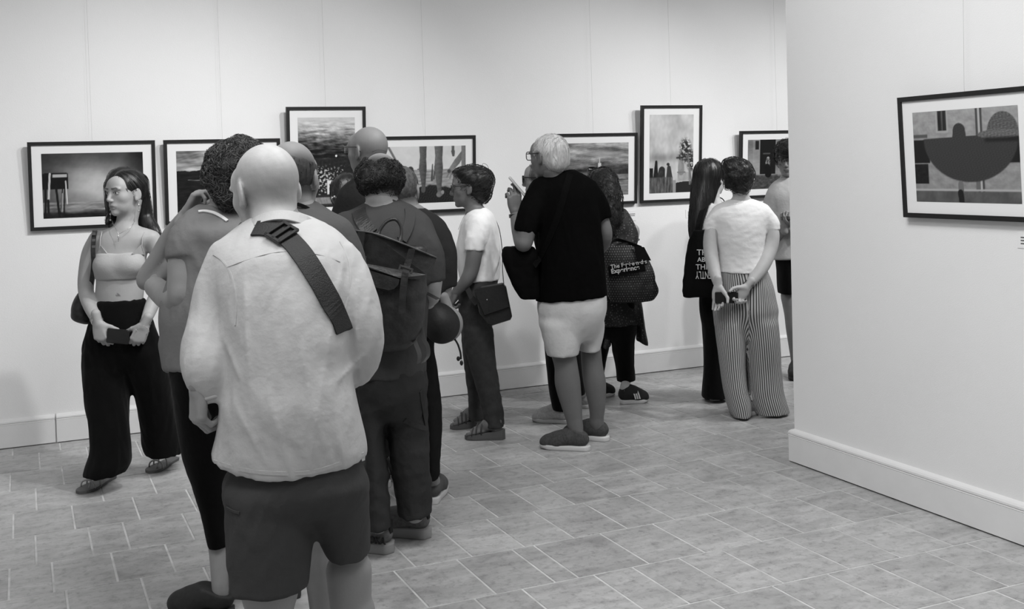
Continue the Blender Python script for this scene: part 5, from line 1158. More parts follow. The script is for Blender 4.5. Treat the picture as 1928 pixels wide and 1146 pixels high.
# ---- 8: dark T-shirt beside the backpack
def person_pouch():
    s = Person('person with short grey hair in a black T-shirt and trousers holding a round black bag', 5.1, 790, 955, GAL); s.skin = .24
    tee = [(392, 752, 800, .065), (404, 732, 820, .09), (424, 716, 836, .12), (460, 712, 843, .135), (540, 716, 842, .14), (600, 720, 838, .14)]
    s.bp = [s.loft(tee, shrink=.86)]
    h = s.head(757, 357, .0, V(.12, -.05, .99), .98, neck=(772, 402, .0), neckr=.058, res=.005, stubble=bare_crown(.06, .10, .03, .045), ears=True)
    P = [h.ell(0, -.018, .018, .0785, .101, .094, 0), h.ell(0, .13, -.02, .12, .10, .14, .01, op=2), h.ell(0, .0, -.11, .12, .15, .06, .01, op=2)]
    for q in (-1, 1): P.append(h.ell(q*.085, -.004, -.012, .026, .026, .040, .006, op=2))
    s.hair(P, mat('short_grey_hair', .085, .7, var=.5, vscale=70), res=.005, amp=.0015, freq=140, strands=450, length=.025, sr=.0008, lift=.001)
    M = cloth('black_faded_jersey', .026)
    s.part('t_shirt', [s.loft(tee, rnd=.01), s.sleeve([(820, 432, 22, .0), (838, 475, 22, -.02), (842, 540, 18, -.02), (842, 560, 18, -.02)], (842, 541, -.02), V(.1, -1, 0)), s.sleeve([(735, 432, 22), (718, 475, 22), (715, 545, 18)], (716, 535, 0), V(0, -1, 0))], .009, M, s.folds(.004, (10, 10, 5)))
    s.bp += s.tube([(818, 435, 17), (838, 500, 17, -.02), (836, 548, 14, -.02), (830, 566, 13, -.04), (840, 574, 9.5, -.06)], k=.02)+s.tube([(735, 435, 17), (718, 500, 17), (718, 550, 14), (740, 575, 10, .15)], k=.02)
    s.hand(s.p(841, 575, -.06), V(.35, -.9, -.1), V(.2, .1, .9), 'R', curl=(70, 75, 45), scale=.9); s.hand(s.p(742, 576, .16), V(.6, -.3, .6), V(0, 1, 0), 'L', curl=(30, 40, 20))
    l1 = [(600, 722, 780, .12), (700, 735, 785, .1), (800, 752, 792, .09), (905, 768, 800, .075)]; l2 = [(600, 775, 838, .12), (640, 778, 818, .115), (700, 784, 823, .10), (770, 796, 831, .095), (850, 802, 830, .085), (898, 805, 828, .075)]
    s.part('trousers', [s.hips([(585, 722, 836, .13), (625, 724, 830, .13)]), s.loft(l1, k=.02), s.loft(l2, k=.015)], .009, cloth('black_denim', .016), s.folds(.005, (10, 10, 8)))
    for l, hh in ((l2, fl(812, 951)), (l1, fl(775, 945))): dv = nrm(fl(831, 917)-fl(812, 951)); s.legs_in(l, .6, hh+dv*.06); s.shoe(hh+dv*.27, hh, mat('grey_canvas', .08, .8), M_RUB, res=.007, name='sneaker', high=.06)
    s.finish(.010)
    c = s.p(838, 611, -.16); b = empty('round_bag', c); tagv(b, 'round black bag with a pale grey rim and a dangling toggle cord', 'bag')
    v, f = polygonise([Ell(s.p(832, 612, -.18), (.082, .075, .083), k=0), Ell(s.p(822, 590, -.16), (.06, .06, .05), k=.03)], .006); obj('bag_body', v, f, mat('black_nylon', .009, .6, bump=.2, bscale=50), b)
    v, f = polygonise([Ell(s.p(841, 610, -.125), (.076, .055, .082), k=0)], .006); obj('rim', v, f, mat('pale_grey_felt', .26, .8), b)
    MB().tube(catmull([s.p(*q) for q in ((856, 638, -.15), (862, 648, -.15), (867, 664, -.15), (868, 676, -.15))], 4), .0045, 6).build('cord', M_BLACKPL, b, True)
    MB().sphere(s.p(863, 675, -.15), .011, 6, (.8, .8, 1)).sphere(s.p(869, 683, -.15), .010, 6, (.8, .8, 1.2)).build('toggle', M_BLACKPL, b, True)
person_pouch()
# ---- 9: white T-shirt, hair pinned up, profile
def person_whitetee():
    s = Person('person in profile with dark pinned hair and glasses, white T-shirt and dark jeans', 6.4, 905, 818, GAL); s.skin = .14
    tee = [(391, 890, 915, .06), (400, 880, 925, .13), (416, 871, 933, .175), (445, 863, 939, .18), (470, 858, 942, .165), (500, 861, 942, .15), (527, 866, 941, .15)]
    s.bp = [s.loft(tee, shrink=.85)]
    h = s.head(883, 352, .0, V(-1, -.02, .08), .97, fem=True, neck=(892, 400, .0), neckr=.048, res=.004, jaw=.95)
    s.glasses(w=.028, hgt=.016, r=.0016, z=.0)
    P = [h.ell(0, -.028, .030, .086, .100, .095, 0), h.ell(0, -.085, .02, .075, .055, .075, .04), h.ell(0, -.07, -.045, .06, .05, .05, .03), h.ell(0, .03, .085, .06, .06, .03, .03),
         h.ell(0, .128, -.045, .1, .085, .105, .012, op=2), h.ell(-.085, .012, -.035, .035, .042, .050, .012, op=2), h.ell(.085, .012, -.035, .035, .042, .050, .012, op=2)]
    fl_ = lambda H, v, n, r: -H.M[1]+.35*r.normal(size=3)+(Z0*.3)
    s.hair(P, M_HAIRD, res=.0055, amp=.005, freq=55, strands=520, length=.09, curl=.004, sr=.0013, flow=fl_, lift=.005)
    cl = MB(); a = h.w(0, -.135, .045)
    for i in range(3): cl.obox(h.w(0, -.135+.010*i, .055-.026*i), h.M[0], h.M[1], h.M[2], .02, .008, .014, .003)
    cl.build('hair_clip', M_BLACKPL, s.root)
    MB().tube(catmull([h.w(*q) for q in ((0, -.08, .10), (0, -.09, .135), (0, -.115, .125), (0, -.125, .09), (0, -.12, .07))], 4), .0012, 4).build('hair_wisp', M_HAIRD, s.root, True)
    M = cloth('white_jersey', .80, bump=.2)
    P = [s.loft(tee, rnd=.008), s.sleeve([(900, 425, 21, -.14), (895, 450, 20, -.17), (892, 475, 18, -.18), (890, 490, 18, -.18)], (892, 471, -.18), V(-.05, -1, 0)), s.sleeve([(905, 425, 20, .14), (895, 460, 18, .17), (890, 485, 17, .17)], (892, 470, .17), V(0, -1, 0))]
    s.part('t_shirt', P, .007, M, s.folds(.005, (16, 14, 7)))
    s.bp += s.tube([(900, 428, 16, -.14), (894, 470, 15.5, -.18), (888, 505, 14.5, -.18), (879, 526, 13, -.18), (865, 543, 9.5, -.16), (857, 551, 8.5, -.15)], k=.02)+s.tube([(903, 428, 16, .14), (893, 470, 14, .17), (884, 520, 12, .16), (866, 548, 9, .08)], k=.02)
    s.hand(s.p(858, 550, -.15), V(-.45, -.85, .25), V(-.3, .1, .9), 'L', curl=(60, 70, 40), scale=.86); s.hand(s.p(866, 549, .07), V(-.6, -.7, 0), V(0, .5, -.8), 'R', curl=(30, 40, 25), scale=.92)
    MB().tube(catmull([s.p(*q) for q in ((880, 398, -.04), (871, 412, -.10), (863, 432, -.09))], 3), .0012, 4).build('necklace', mat('dark_cord', .02, .6), s.root, True)
    l1 = [(610, 868, 928, .115, -.05), (660, 876, 931, .10, -.07), (700, 888, 936, .092, -.08), (740, 900, 942, .088, -.09), (770, 908, 947, .085, -.10), (801, 912, 950, .085, -.10)]
    l2 = [(610, 868, 922, .11, .06), (660, 871, 914, .10, .08), (700, 876, 908, .09, .10), (740, 881, 906, .085, .12), (788, 884, 912, .08, .13)]
    Mj = cloth('dark_denim', .044, var=.18, vs=30)
    s.part('jeans', [s.hips([(518, 866, 939, .145), (560, 864, 933, .155), (600, 866, 928, .155), (625, 868, 928, .14)]), s.loft(l1, k=.015, rnd=.006), s.loft(l2, k=.015, rnd=.006)], .0075, Mj, s.folds(.005, (11, 10, 14)))
    for l, t, hh in ((l1, fl(879, 826), fl(949, 826)), (l2, fl(851, 807), fl(908, 802))):
        s.legs_in(l, .55, hh+(t-hh)*.2); s.barefoot(t, hh, lift=.022, wedge=.03); s.sandal(t, hh, mat('grey_wedge', .10, .8), mat('dark_strap', .05, .6), sole=.022, wedge=.035, straps=((.80, 1), (.68, 1), (.55, 1)), name='wedge_sandal')
    s.finish(.009)
    c = s.p(925, 575, -.26); b = empty('shoulder_bag', c); tagv(b, 'black flap shoulder bag hanging at the hip of the dark jeans', 'bag')
    Mb = mat('black_bag_leather', .010, .5, bump=.15, bscale=60)
    poly = [(893, 548), (905, 541), (946, 534), (953, 541), (964, 596), (961, 602), (926, 613), (918, 610), (903, 590)]
    def slab(pts, d0, th, name, m):
        A = [s.p(x, y, d0) for x, y in pts]; n = len(A); cc = np.mean(A, 0); ins = [cc+(p-cc)*.95-F0*.012 for p in A]; vs = ins+A+[p+F0*th for p in A]
        return MB().add(vs, [tuple(range(n))[::-1], tuple(range(2*n, 3*n))]+[(r*n+i, r*n+(i+1) % n, (r+1)*n+(i+1) % n, (r+1)*n+i) for r in range(2) for i in range(n)]).build(name, m, b)
    slab(poly, -.25, .06, 'bag_body', Mb); slab([(893, 548), (905, 541), (946, 534), (952, 540), (960, 578), (912, 594)], -.268, .012, 'flap', Mb)
    MB().sphere(s.p(917, 564, -.284), .004, 6).build('stud', M_METAL, b, True)
    MB().ribbon(catmull([s.p(*q) for q in ((949, 540, -.22), (946, 505, -.12), (945, 465, .0), (938, 425, .10), (922, 402, .15), (900, 402, .19), (875, 430, .17), (868, 500, .16))], 5), V(.1, 0, -1), V(1, .2, 0), .022, .003).build('strap', Mb, b)
    MB().ribbon([s.p(880, 543, -.19), s.p(888, 560, -.215), s.p(898, 572, -.25)], V(.6, .5, 0), F0, .03, .004).build('side_strap', Mb, b)
person_whitetee()

# ---- 10: black T-shirt, white shorts, white hair
def person_whitehair():
    s = Person('person with white hair in a black T-shirt and white shorts raising a phone', 6.05, 1080, 838, GAL); s.skin = .13
    tee = [(320, 1036, 1082, .065), (331, 1018, 1102, .095), (348, 1006, 1115, .13), (390, 1005, 1127, .155), (440, 1009, 1133, .160), (500, 1010, 1138, .165), (561, 1009, 1143, .165)]
    s.bp = [s.loft(tee, shrink=.86)]
    h = s.head(1032, 293, -.02, V(-.72, -.03, .69), 1.03, neck=(1048, 338, .0), neckr=.062, res=.0045)
    P = [h.ell(0, -.020, .018, .084, .106, .096, 0), h.ell(0, -.07, -.04, .066, .05, .05, .03), h.ell(0, .128, -.04, .11, .090, .118, .012, op=2), h.ell(-.085, .008, -.025, .03, .034, .050, .010, op=2), h.ell(.085, .008, -.025, .03, .034, .050, .010, op=2)]
    fl_ = lambda H, v, n, r: np.array([0, 0, -1.])+.25*r.normal(size=3)+(H.M[1]*.5 if H.loc(v)[2] > .06 else 0)
    s.hair(P, mat('white_hair', .48, .6, var=.25, vscale=70, stretch=(2, 2, .5)), res=.005, amp=.0025, freq=90, strands=700, length=.05, sr=.0011, flow=fl_, stretch=(1.2, 1.2, .4), lift=.003)
    s.glasses(r=.0024, z=.004, w=.034, hgt=.022)
    P = [s.loft(tee, rnd=.01, tilt=(.06, 0)), s.sleeve([(1020, 360, 25, -.02), (1003, 395, 25, -.08), (992, 425, 23, -.10), (986, 445, 22, -.10)], (990, 437, -.10), V(-.25, -1, 0)), s.sleeve([(1104, 360, 24, .02), (1124, 390, 23, .05), (1133, 418, 20, .06)], (1132, 412, .06), V(.2, -1, 0))]
    _, s.tv, s.tf = s.part('t_shirt', P, .0075, cloth('black_jersey_tee', .003, bump=.2), s.folds(.0045, (15, 14, 6)))
    s.bp += s.tube([(1020, 362, 18, -.02), (998, 410, 18, -.10), (988, 450, 17, -.12), (984, 456, 16, -.12), (976, 430, 13.5, -.06), (971, 405, 10.5, .0)], k=.015)+s.tube([(1104, 362, 18, .02), (1130, 410, 15, .06), (1140, 445, 13, .06), (1128, 470, 11, .16), (1100, 480, 9, .25)], k=.02)
    s.hand(s.p(970.5, 401, .0), V(-.05, 1, .05), V(1, .15, .3), 'L', curls=[(25, 45, 35), (20, 40, 30), (30, 50, 40), (40, 55, 45)], thumb=(.6, .7, -.3), scale=1.05); s.hand(s.p(1100, 480, .25), V(-.8, 0, .5), V(0, 1, 0), 'R', curl=(40, 50, 30))
    c = s.p(970.5, 406, .0); d_ = V(-.05, 1, .02); u = nrm(np.cross(d_, F0)); w_ = np.cross(d_, u); g = MB()
    pts = [c+.034*(math.cos(t)*u+math.sin(t)*w_) for t in np.linspace(0, 6.283, 21)]; g.ribbon(pts, d_, [nrm(p-c) for p in pts], .020, .004); g.build('wristwatch', M_BLACKPL, s.root)
    Msh = cloth('white_cotton_twill', .54, bump=.25)
    l1 = [(600, 1014, 1096, .130, -.02), (640, 1023, 1094, .122, -.03), (667, 1030, 1089, .115, -.03)]; l2 = [(600, 1082, 1140, .120, .08), (640, 1089, 1135, .110, .10), (659, 1091, 1130, .105, .10)]
    s.part('shorts', [s.hips([(552, 1012, 1141, .148), (590, 1013, 1141, .150), (618, 1016, 1139, .140)]), s.loft(l1, k=.03, rnd=.006), s.loft(l2, k=.03, rnd=.006)], .0075, Msh, s.folds(.0035, (14, 14, 6)))
    Mu = mat('dark_knit', .060, .9, var=.3, vscale=90)
    for l, leg, t, hh in ((l1, [(1060, 660, 23, -.03), (1066, 690, 22, -.04), (1069, 722, 24, -.04), (1077, 765, 19, -.05), (1083, 800, 13.5, -.06)], fl(1016, 842), fl(1112, 848)), (l2, [(1112, 650, 19, .10), (1115, 690, 20, .10), (1120, 722, 21, .10), (1124, 765, 15.5, .10), (1123, 795, 12, .11)], fl(1060, 822), fl(1148, 830))):
        s.legs_in(l, .6); s.bp += s.tube(leg, k=.02); ft = hh+(t-hh)*.21; s.bp += [Cone(s.p(leg[-1][0], leg[-1][1], leg[-1][3]), ft+Z0*.05, .036, .032, .02)]
        s.shoe(t, hh, Mu, M_RUB, w=.048, sole=.024, high=.080, name='slip_on_shoe', heelw=.038)
    s.finish(.0085)
    ax = V(.05, .05, 1); ay = nrm(V(.62, -.78, 0)); c = s.p(974, 351, .02); ay = nrm(ay-ax*(ay@ax)); az = np.cross(ax, ay)
    r = empty('smartphone', c); tagv(r, 'pale smartphone held up beside the white haired person', 'phone'); MB().obox(c, ax, ay, az, .035, .07, .005, .003).build('case', mat('silver_case', .45, .3), r); MB().obox(c+az*(.0052 if az@cR0 < 0 else -.0052), ax, ay, az, .031, .064, .0004).build('screen', mat('phone_screen', .01, .1), r)
    c = s.p(980, 515, -.08); b = empty('shoulder_bag', c); tagv(b, 'black soft shoulder bag beside the black T-shirt and white shorts', 'bag'); Mb = mat('black_nylon_bag', .003, .8, bump=.2, bscale=50, spec=.05)
    P = [Loft([s.p(976, 464, -.06), s.p(978, 478, -.06), s.p(982, 505, -.06), s.p(990, 535, -.06), s.p(998, 562, -.06)], [.080, .094, .088, .072, .050], [.045, .058, .062, .056, .045], k=0, rnd=.012, n=3.6)]
    v, f = polygonise(P, .007, s.folds(.004, (10, 10, 8), seed=3)); obj('bag_body', v, f, Mb, b)
    MB().tube(catmull([s.p(*q) for q in ((948, 480, -.06), (953, 470, -.06), (965, 465, -.06), (978, 466, -.06))], 3), .006, 6).build('grab_handle', Mb, b, True)
    pts, ac, no = drape(s.tv, s.tf, [(1073, 329), (1068, 345), (1060, 375), (1048, 415), (1032, 455), (1018, 485)], 0, 0, lift=.003); MB().ribbon(pts+[s.p(1006, 500, -.16)], ac+[ac[-1]], no+[no[-1]], .035, .004).build('strap', Mb, b)
person_whitehair()

# ---- 11: profile with glasses behind the white-haired visitor
def person_glasses():
    s = Person('person with thick black glasses, dark trousers and pale sneakers beside the white haired person', 6.6, 1040, 795, GAL); s.skin = .22
    tee = [(378, 1008, 1040, .06), (392, 1000, 1060, .10), (415, 1000, 1075, .14), (470, 1012, 1080, .14), (560, 1018, 1085, .14), (600, 1020, 1085, .14)]
    s.bp = [s.loft(tee, shrink=.86)]
    h = s.head(1017, 336, .0, V(-.97, -.02, .22), .95, fem=True, neck=(1026, 385, 0), neckr=.048, res=.005)
    s.glasses(r=.0032, z=.0, w=.032, hgt=.022)
    P = [h.ell(0, -.022, .025, .083, .103, .095, 0), h.ell(0, .128, -.035, .1, .085, .12, .012, op=2), h.ell(0, -.06, -.03, .07, .05, .06, .03)]
    s.hair(P, M_HAIRM, res=.006, amp=.003, freq=60, strands=200, length=.06, sr=.0013)
    s.part('shirt', [s.loft(tee, rnd=.01), s.sleeve([(1015, 408, 20, -.1), (1025, 460, 18, -.12), (1030, 500, 15, -.12)], (1030, 495, -.12), V(0, -1, 0)), s.sleeve([(1040, 408, 20, .12), (1045, 460, 18, .14), (1045, 500, 15, .14)], (1045, 495, .14), V(0, -1, 0))], .010, M_BLACKC, s.folds(.003))
    s.bp += s.tube([(1015, 410, 15, -.1), (1025, 470, 13, -.12), (1030, 520, 11, -.1), (1020, 550, 8, -.05)], k=.02)+s.tube([(1040, 410, 15, .12), (1045, 470, 13, .14), (1045, 520, 11, .14), (1035, 550, 8, .1)], k=.02)
    l1 = [(590, 1020, 1075, .12), (660, 1026, 1068, .1), (720, 1032, 1064, .08), (772, 1040, 1068, .062)]; l2 = [(590, 1045, 1085, .12, .15), (680, 1060, 1095, .09, .2), (742, 1078, 1102, .062, .25)]
    s.part('trousers', [s.hips([(580, 1020, 1085, .13), (630, 1020, 1083, .13)]), s.loft(l1, k=.02), s.loft(l2, k=.02)], .009, M_BLACKC, s.folds(.003))
    Mu = mat('pale_knit_upper', .36, .9, var=.2, vscale=80)
    for l, t, hh in ((l1, fl(1002, 792), fl(1076, 797)), (l2, fl(1050, 764), fl(1112, 768))): s.legs_in(l, .55, hh+(t-hh)*.22); s.shoe(t, hh, Mu, mat('pale_rubber', .42, .7), w=.045, sole=.022, high=.07, name='sneaker')
    s.finish(.011)
person_glasses()

# ---- 12: black lace jacket, mesh tote
def person_lace():
    s = Person('person with long dark curls and sunglasses pushed up, black lace jacket, carrying a mesh tote', 7.2, 1165, 758, GAL); s.skin = .42
    tee = [(388, 1118, 1150, .06), (398, 1108, 1172, .10), (415, 1102, 1182, .13), (460, 1105, 1180, .14), (520, 1108, 1185, .14), (570, 1112, 1198, .145), (610, 1118, 1202, .14)]
    s.bp = [s.loft(tee, shrink=.84)]
    h = s.head(1131, 352, .0, V(-.25, .03, .97), .96, fem=True, neck=(1136, 398, 0), neckr=.050, res=.006)
    P = [h.ell(0, -.02, .025, .092, .110, .100, 0)]+s.tube([(1135, 345, 26, -.03), (1140, 375, 29, -.06), (1143, 405, 27, -.08), (1143, 432, 20, -.09), (1143, 446, 10, -.09)], k=.03)+[h.ell(0, .13, -.03, .09, .085, .12, .01, op=2)]
    fl_ = lambda H, v, n, r: np.array([0, 0, -1.])+.5*r.normal(size=3)
    s.hair(P, mat('dark_brown_curls', .020, .5, var=.6, vscale=50), res=.007, amp=.006, freq=55, strands=650, length=.12, curl=.008, sr=.0018, flow=fl_, lift=.005)
    sg = MB()
    for q in (-1, 1):
        pts = [h.w(q*.036+.030*math.cos(t), .075-.012*abs(math.sin(t)), .122+.012*math.sin(t)) for t in np.linspace(0, 6.283, 16, endpoint=False)]; sg.add(pts+[p+h.M[2]*.004 for p in pts], [tuple(range(16)), tuple(range(31, 15, -1))]+[(i, (i+1) % 16, 16+(i+1) % 16, 16+i) for i in range(16)])
        sg.tube([h.w(q*.066, .07, .124), h.w(q*.088, .02, .100), h.w(q*.092, -.05, .070)], .0035, 6)
    sg.tube([h.w(-.008, .076, .125), h.w(.008, .076, .125)], .003, 6).build('sunglasses', M_GLASS, s.root)
    m = mat('black_lace', .010, .7); nt = m.node_tree; N = nt.nodes.new; L = nt.links.new
    vo = N('ShaderNodeTexVoronoi'); vo.inputs['Scale'].default_value = 60; vo.feature = 'DISTANCE_TO_EDGE'; tc = N('ShaderNodeTexCoord'); L(tc.outputs['Object'], vo.inputs['Vector'])
    mr = N('ShaderNodeMapRange'); mr.inputs[1].default_value = .22; mr.inputs[2].default_value = .42; mr.inputs[3].default_value = .007; mr.inputs[4].default_value = .12; L(vo.outputs[0], mr.inputs[0])
    cc = N('ShaderNodeCombineColor'); [L(mr.outputs[0], cc.inputs[i]) for i in range(3)]; L(cc.outputs[0], nt.nodes['Principled BSDF'].inputs['Base Color'])
    P = [s.loft(tee, rnd=.01), s.sleeve([(1165, 408, 19, -.02), (1178, 430, 19, -.04), (1183, 450, 18, -.06), (1170, 472, 18, -.10), (1150, 478, 14, -.12)], (1148, 478, -.12), V(-1, -.2, 0)), s.sleeve([(1112, 408, 18, 0), (1108, 450, 17, .05), (1112, 500, 14, .1)], (1112, 495, .1), V(0, -1, 0))]
    for (x0, y0, x1, y1, x2) in ((1204, 560, 1219, 644, 1198), (1146, 600, 1136, 652, 1150)):
        P.append(Loft([s.p((x0+x2)/2, y0, .05), s.p((x1+x2)/2, y1, .05)], [s.m(abs(x0-x2)/2+2), s.m(abs(x1-x2)/2)], [.09, .10], k=.02, rnd=.004, tilt=(-.5 if x1 > x2 else .5, 0)))
    s.part('lace_jacket', P, .008, m, s.folds(.004))
    s.bp += s.tube([(1165, 408, 14, -.02), (1186, 428, 12, -.03), (1195, 432, 8.5, -.03), (1196, 440, 8, -.03), (1190, 455, 8.5, -.05), (1165, 470, 9, -.10)], k=.01)
    s.hand(s.p(1162, 470, -.11), V(-.9, .2, .1), V(0, 1, 0), 'R', curl=(40, 50, 30), scale=.9)
    g = MB(); c = s.p(1193, 453, -.05)
    for t in np.linspace(0, 6.283, 12, endpoint=False): g.sphere(c+.034*math.cos(t)*V(1, .2, 0)+.034*math.sin(t)*V(.1, 0, 1), .007, 5)
    g.build('bead_bracelet', mat('grey_beads', .12, .4), s.root, True)
    l1 = [(600, 1145, 1202, .13), (640, 1150, 1195, .11), (700, 1160, 1195, .085), (716, 1162, 1196, .080)]; l2 = [(600, 1118, 1165, .12, .12), (660, 1112, 1145, .10, .18), (722, 1106, 1134, .075, .24)]
    s.part('trousers', [s.hips([(560, 1118, 1200, .14), (615, 1122, 1200, .13)]), s.loft(l1, k=.02, rnd=.006), s.loft(l2, k=.02, rnd=.006)], .0085, M_BLACKC, s.folds(.004, (10, 10, 8)))
    Mu = mat('black_mesh_upper', .014, .8)
    for l, t, hh in ((l1, fl(1220, 756), fl(1167, 760)), (l2, fl(1158, 744), fl(1098, 748))):
        o, pt = s.shoe(t, hh, Mu, M_RUB, w=.045, sole=.024, high=.085, name='running_shoe'); s.legs_in(l, .5, hh+(t-hh)*.2)
        d_ = nrm(t-hh); la = np.cross(Z0, d_); sd = la if la@F0 < 0 else -la
        for i in range(3): MB().ribbon([pt(.48+.075*i, 0, .034)+sd*.051, pt(.44+.075*i, 0, .062)+sd*.051, pt(.41+.075*i, 0, .084)+sd*.040], d_, sd, .009, .004).build('stripe', M_RUB, o)
        lc = MB()
        for i in range(4): lc.tube([pt(.40+.06*i, -.020, .098-.010*i), pt(.42+.06*i, .020, .098-.010*i)], .003, 5)
        lc.build('laces', Mu, o, True)
    s.finish(.010)
    # mesh tote: dark net with rows of pale holes
    m = mat('mesh_tote_net', .012, .7); nt = m.node_tree; N = nt.nodes.new; L = nt.links.new
    at = N('ShaderNodeAttribute'); at.attribute_name = 'dot'; mr = N('ShaderNodeMapRange'); mr.inputs[1].default_value = .62; mr.inputs[2].default_value = .80; mr.inputs[3].default_value = .010; mr.inputs[4].default_value = .30
    L(at.outputs['Fac'], mr.inputs[0]); cc = N('ShaderNodeCombineColor'); [L(mr.outputs[0], cc.inputs[i]) for i in range(3)]; L(cc.outputs[0], nt.nodes['Principled BSDF'].inputs['Base Color'])
    c = s.p(1185, 520, -.2); b = empty('tote_bag', c); tagv(b, 'black mesh tote bag with pale lettering hanging from a lace sleeved arm', 'bag')
    rows = [(462, 1136, 1190, .03), (475, 1136, 1208, .05), (495, 1138, 1224, .065), (530, 1141, 1234, .075), (552, 1144, 1239, .075), (568, 1150, 1228, .055)]
    v, f = polygonise([s.loft(rows, dd=-.21, rnd=.015, n=2.4)], .005, s.folds(.003, (10, 10, 9), seed=4))
    q = v-c; u = q@cR0; z = q[:, 2]; cell = .0155
    dot = 0.5+0.5*np.cos(2*math.pi*(u/cell+0.5*np.floor(z/cell+.5)*0))*1.0; k = np.floor(z/cell); uu = u/cell+.5*(k % 2); dot = (0.5+0.5*np.cos(2*math.pi*uu))*(0.5+0.5*np.cos(2*math.pi*(z/cell-.5)))*(z > -.16)*(z < .2)
    obj('net_body', v, f, m, b, True, {'dot': dot})
    MB().ribbon(catmull([s.p(*t) for t in ((1140, 468, -.22), (1158, 452, -.19), (1180, 456, -.14), (1208, 466, -.21))], 4), V(0, .6, -.6), F0, .03, .005).build('handle', M_BLACKC, b)
    MB().add([s.p(1194, 463, -.26), s.p(1213, 465, -.26), s.p(1226, 490, -.27), s.p(1200, 492, -.285)]+[s.p(1194, 463, -.25), s.p(1213, 465, -.25), s.p(1226, 490, -.25), s.p(1200, 492, -.25)], [(3, 2, 1, 0), (4, 5, 6, 7), (0, 1, 5, 4), (1, 2, 6, 5), (2, 3, 7, 6), (3, 0, 4, 7)]).build('side_panel', M_BLACKC, b)
    o = MB().obox(s.p(1180, 506, -.304), V(.985, .13, 0), V(-.13, .985, 0), F0, .115, .034, .0012).build('print_panel', M_BLACKC, b)
    text_mesh('The F\u00b7r\u00b7i\u00b7e\u00b7n\u00b7d\u00b7s', .036, s.p(1150, 506, -.309), V(.985, .13, 0), V(-.13, .985, 0), mat('pale_ink', .5, .8), b, bold=.0007, depth=.0004); text_mesh('Experience', .040, s.p(1151, 515, -.309), V(.985, .13, 0), V(-.13, .985, 0), mat('pale_ink', .5, .8), b, bold=.0012, depth=.0004)
person_lace()

